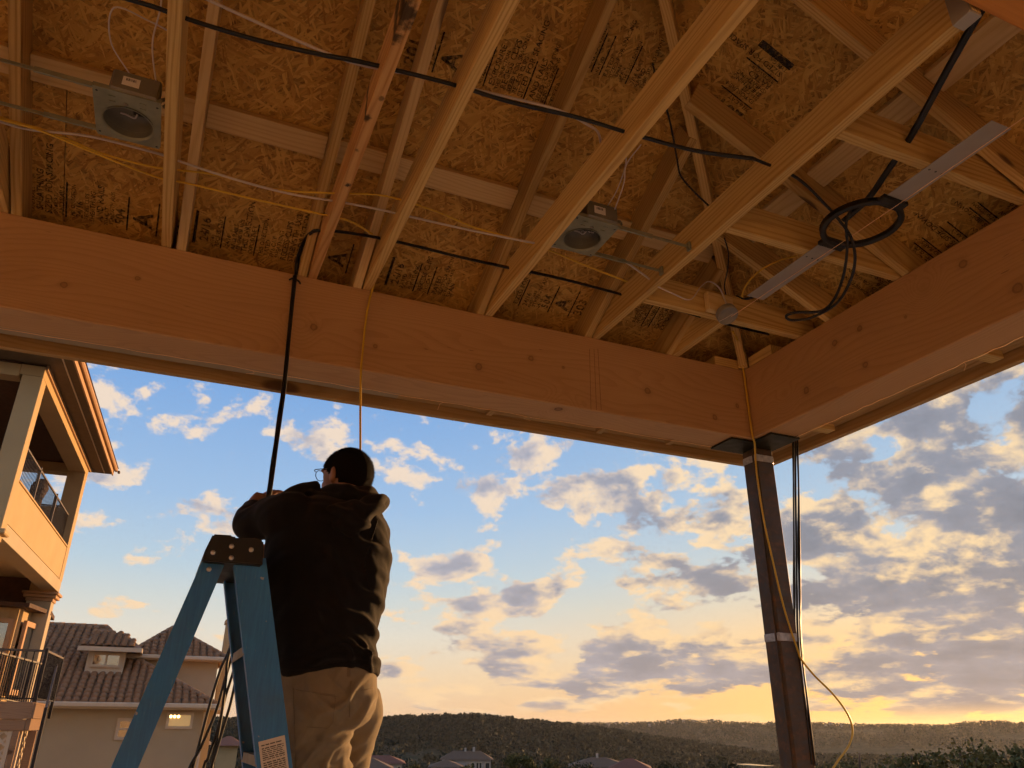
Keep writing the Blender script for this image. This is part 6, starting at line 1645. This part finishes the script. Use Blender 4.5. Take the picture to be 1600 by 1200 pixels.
# individual trees and shrubs near the bottom edge
def tree(name, x, ytop, D, wpx, label, mat='leaves_dark', seed=0, hgt=None, cards=900, cat='tree', sparse=False, group=None):
    rs2 = np.random.default_rng(seed+100); top = PD(x, ytop, D); W_ = wpx/1250.0*D/2
    H_ = hgt or max(2.2*W_, 3.0); gz = top[2]-H_
    rt = empty(name, (top[0], top[1], gz), label, cat, group)
    base = np.array([top[0], top[1], gz])
    g_ = Geo().tube([base+[0, 0, -2.0], base+[0.1*W_, 0, H_*.3], base+[-.05*W_, .05, H_*.62], base+[0, 0, H_*.9]], [W_*.10, W_*.075, W_*.05, W_*.015], 8, n=4)
    cl = []
    for i in range(11):
        an = rs2.uniform(0, 6.28); rr2 = W_*rs2.uniform(.25, .85); zc2 = H_*rs2.uniform(.42, .90); rr2 *= (1.15-.55*abs(zc2/H_-.6)*2)
        c = base+[rr2*math.cos(an), rr2*math.sin(an), zc2]; cl.append((c, W_*rs2.uniform(.25, .48)))
        g_.tube([base+[0, 0, zc2*.55], (base+[0, 0, zc2*.7]+c)/2, c], [W_*.035, W_*.022, W_*.008], 6, n=3)
    g_.build('trunk', 'bark', rt, True)
    C = []
    for c, r2_ in cl:
        k = cards//11; q = rs2.normal(size=(k, 3)); q /= np.linalg.norm(q, axis=1)[:, None]; q *= (rs2.uniform(0, 1, (k, 1))**(.33 if not sparse else .6))*r2_*rs2.uniform(.8, 1.25, (k, 1)); q[:, 2] *= .8
        C.append(c+q)
    C = np.concatenate(C); V_, F_ = leaf_quads(C, np.full(len(C), W_*(.055 if not sparse else .030)), rs2)
    link('crown', np_mesh('crown', V_, F_), mat, rt)
    return rt
tree('valley_tree', 812, 1176, 90, 48, 'rounded olive tree at the bottom, between two valley houses', 'leaves_olive', 1, cards=1600)
tree('valley_tree', 856, 1183, 100, 44, 'smaller olive tree left of the broad brown roof', 'leaves_olive', 2, cards=1300)
tree('valley_tree', 650, 1190, 80, 40, 'low green tree beside the red-roofed valley house', 'leaves_olive', 3, cards=1300)
tree('valley_tree', 735, 1192, 95, 36, 'low bush in front of the two-storey valley house', 'leaves_olive', 4, cards=1000)
tree('valley_tree', 1050, 1186, 150, 60, 'dark tree at the bottom, left of the steel post', 'leaves_dark', 5, cards=1300)
tree('valley_tree', 1130, 1188, 170, 70, 'dark tree clump touching the left side of the steel post', 'leaves_dark', 6, cards=1300)
tree('valley_tree', 905, 1193, 110, 50, 'dark bush in front of the broad brown roof', 'leaves_dark', 12, cards=900)
tree('garden_shrub', 375, 1183, 28, 62, 'green shrub at the foot of the ladder, by the tiled house', 'leaves_olive', 7, cards=1700, cat='shrub')
for i, (x, y, D, w, lab, m_, sp_) in enumerate([(1340, 1160, 60, 120, 'sparse bush right of the post beneath the bowed yellow cable', 'leaves_olive', True), (1420, 1158, 48, 150, 'scraggly sunlit bush with bare twigs, left of the tallest shrub', 'leaves_olive', True),
                                               (1495, 1145, 42, 140, 'tall thin twiggy shrub near the right bottom corner', 'leaves_olive', True), (1560, 1168, 110, 120, 'dark rounded tree in the right bottom corner', 'leaves_olive', False),
                                               (1610, 1158, 120, 90, 'dark tree cut by the right edge of the picture', 'leaves_dark', False), (1300, 1180, 90, 90, 'low scrub just right of the steel post foot', 'leaves_olive', True)]):
    tree('valley_shrub' if sp_ else 'valley_tree', x, y, D, w, lab, m_, 20+i, cards=1500 if not sp_ else 1300, cat='shrub' if sp_ else 'tree', sparse=sp_)
# radio mast on the ridge
m0 = PD(588, 1126, 1250); m1 = PD(588, 1112, 1250)
tag(Geo().tube([m0, m1], [.5, .25], 6).build('radio_mast', 'iron'), 'thin radio mast on the ridge just right of the man', 'mast')

# ---------------------------------------------------------------- evening haze over the valley
m, t, b = material('haze_air')
t.n.remove(b)
pv = t.new('ShaderNodeVolumePrincipled')
pv.inputs['Color'].default_value = (0.80, 0.82, 0.84, 1); pv.inputs['Density'].default_value = HAZE = 2.6e-5; pv.inputs['Anisotropy'].default_value = 0.45
outn = [n for n in t.n if n.type == 'OUTPUT_MATERIAL'][0]; t.l.new(pv.outputs[0], outn.inputs['Volume'])
hz_ = link('haze', cbox(18400, 18400, 190, 0), m, None, Matrix.Translation((0, 0, -10)))
tag(hz_, kind='stuff')
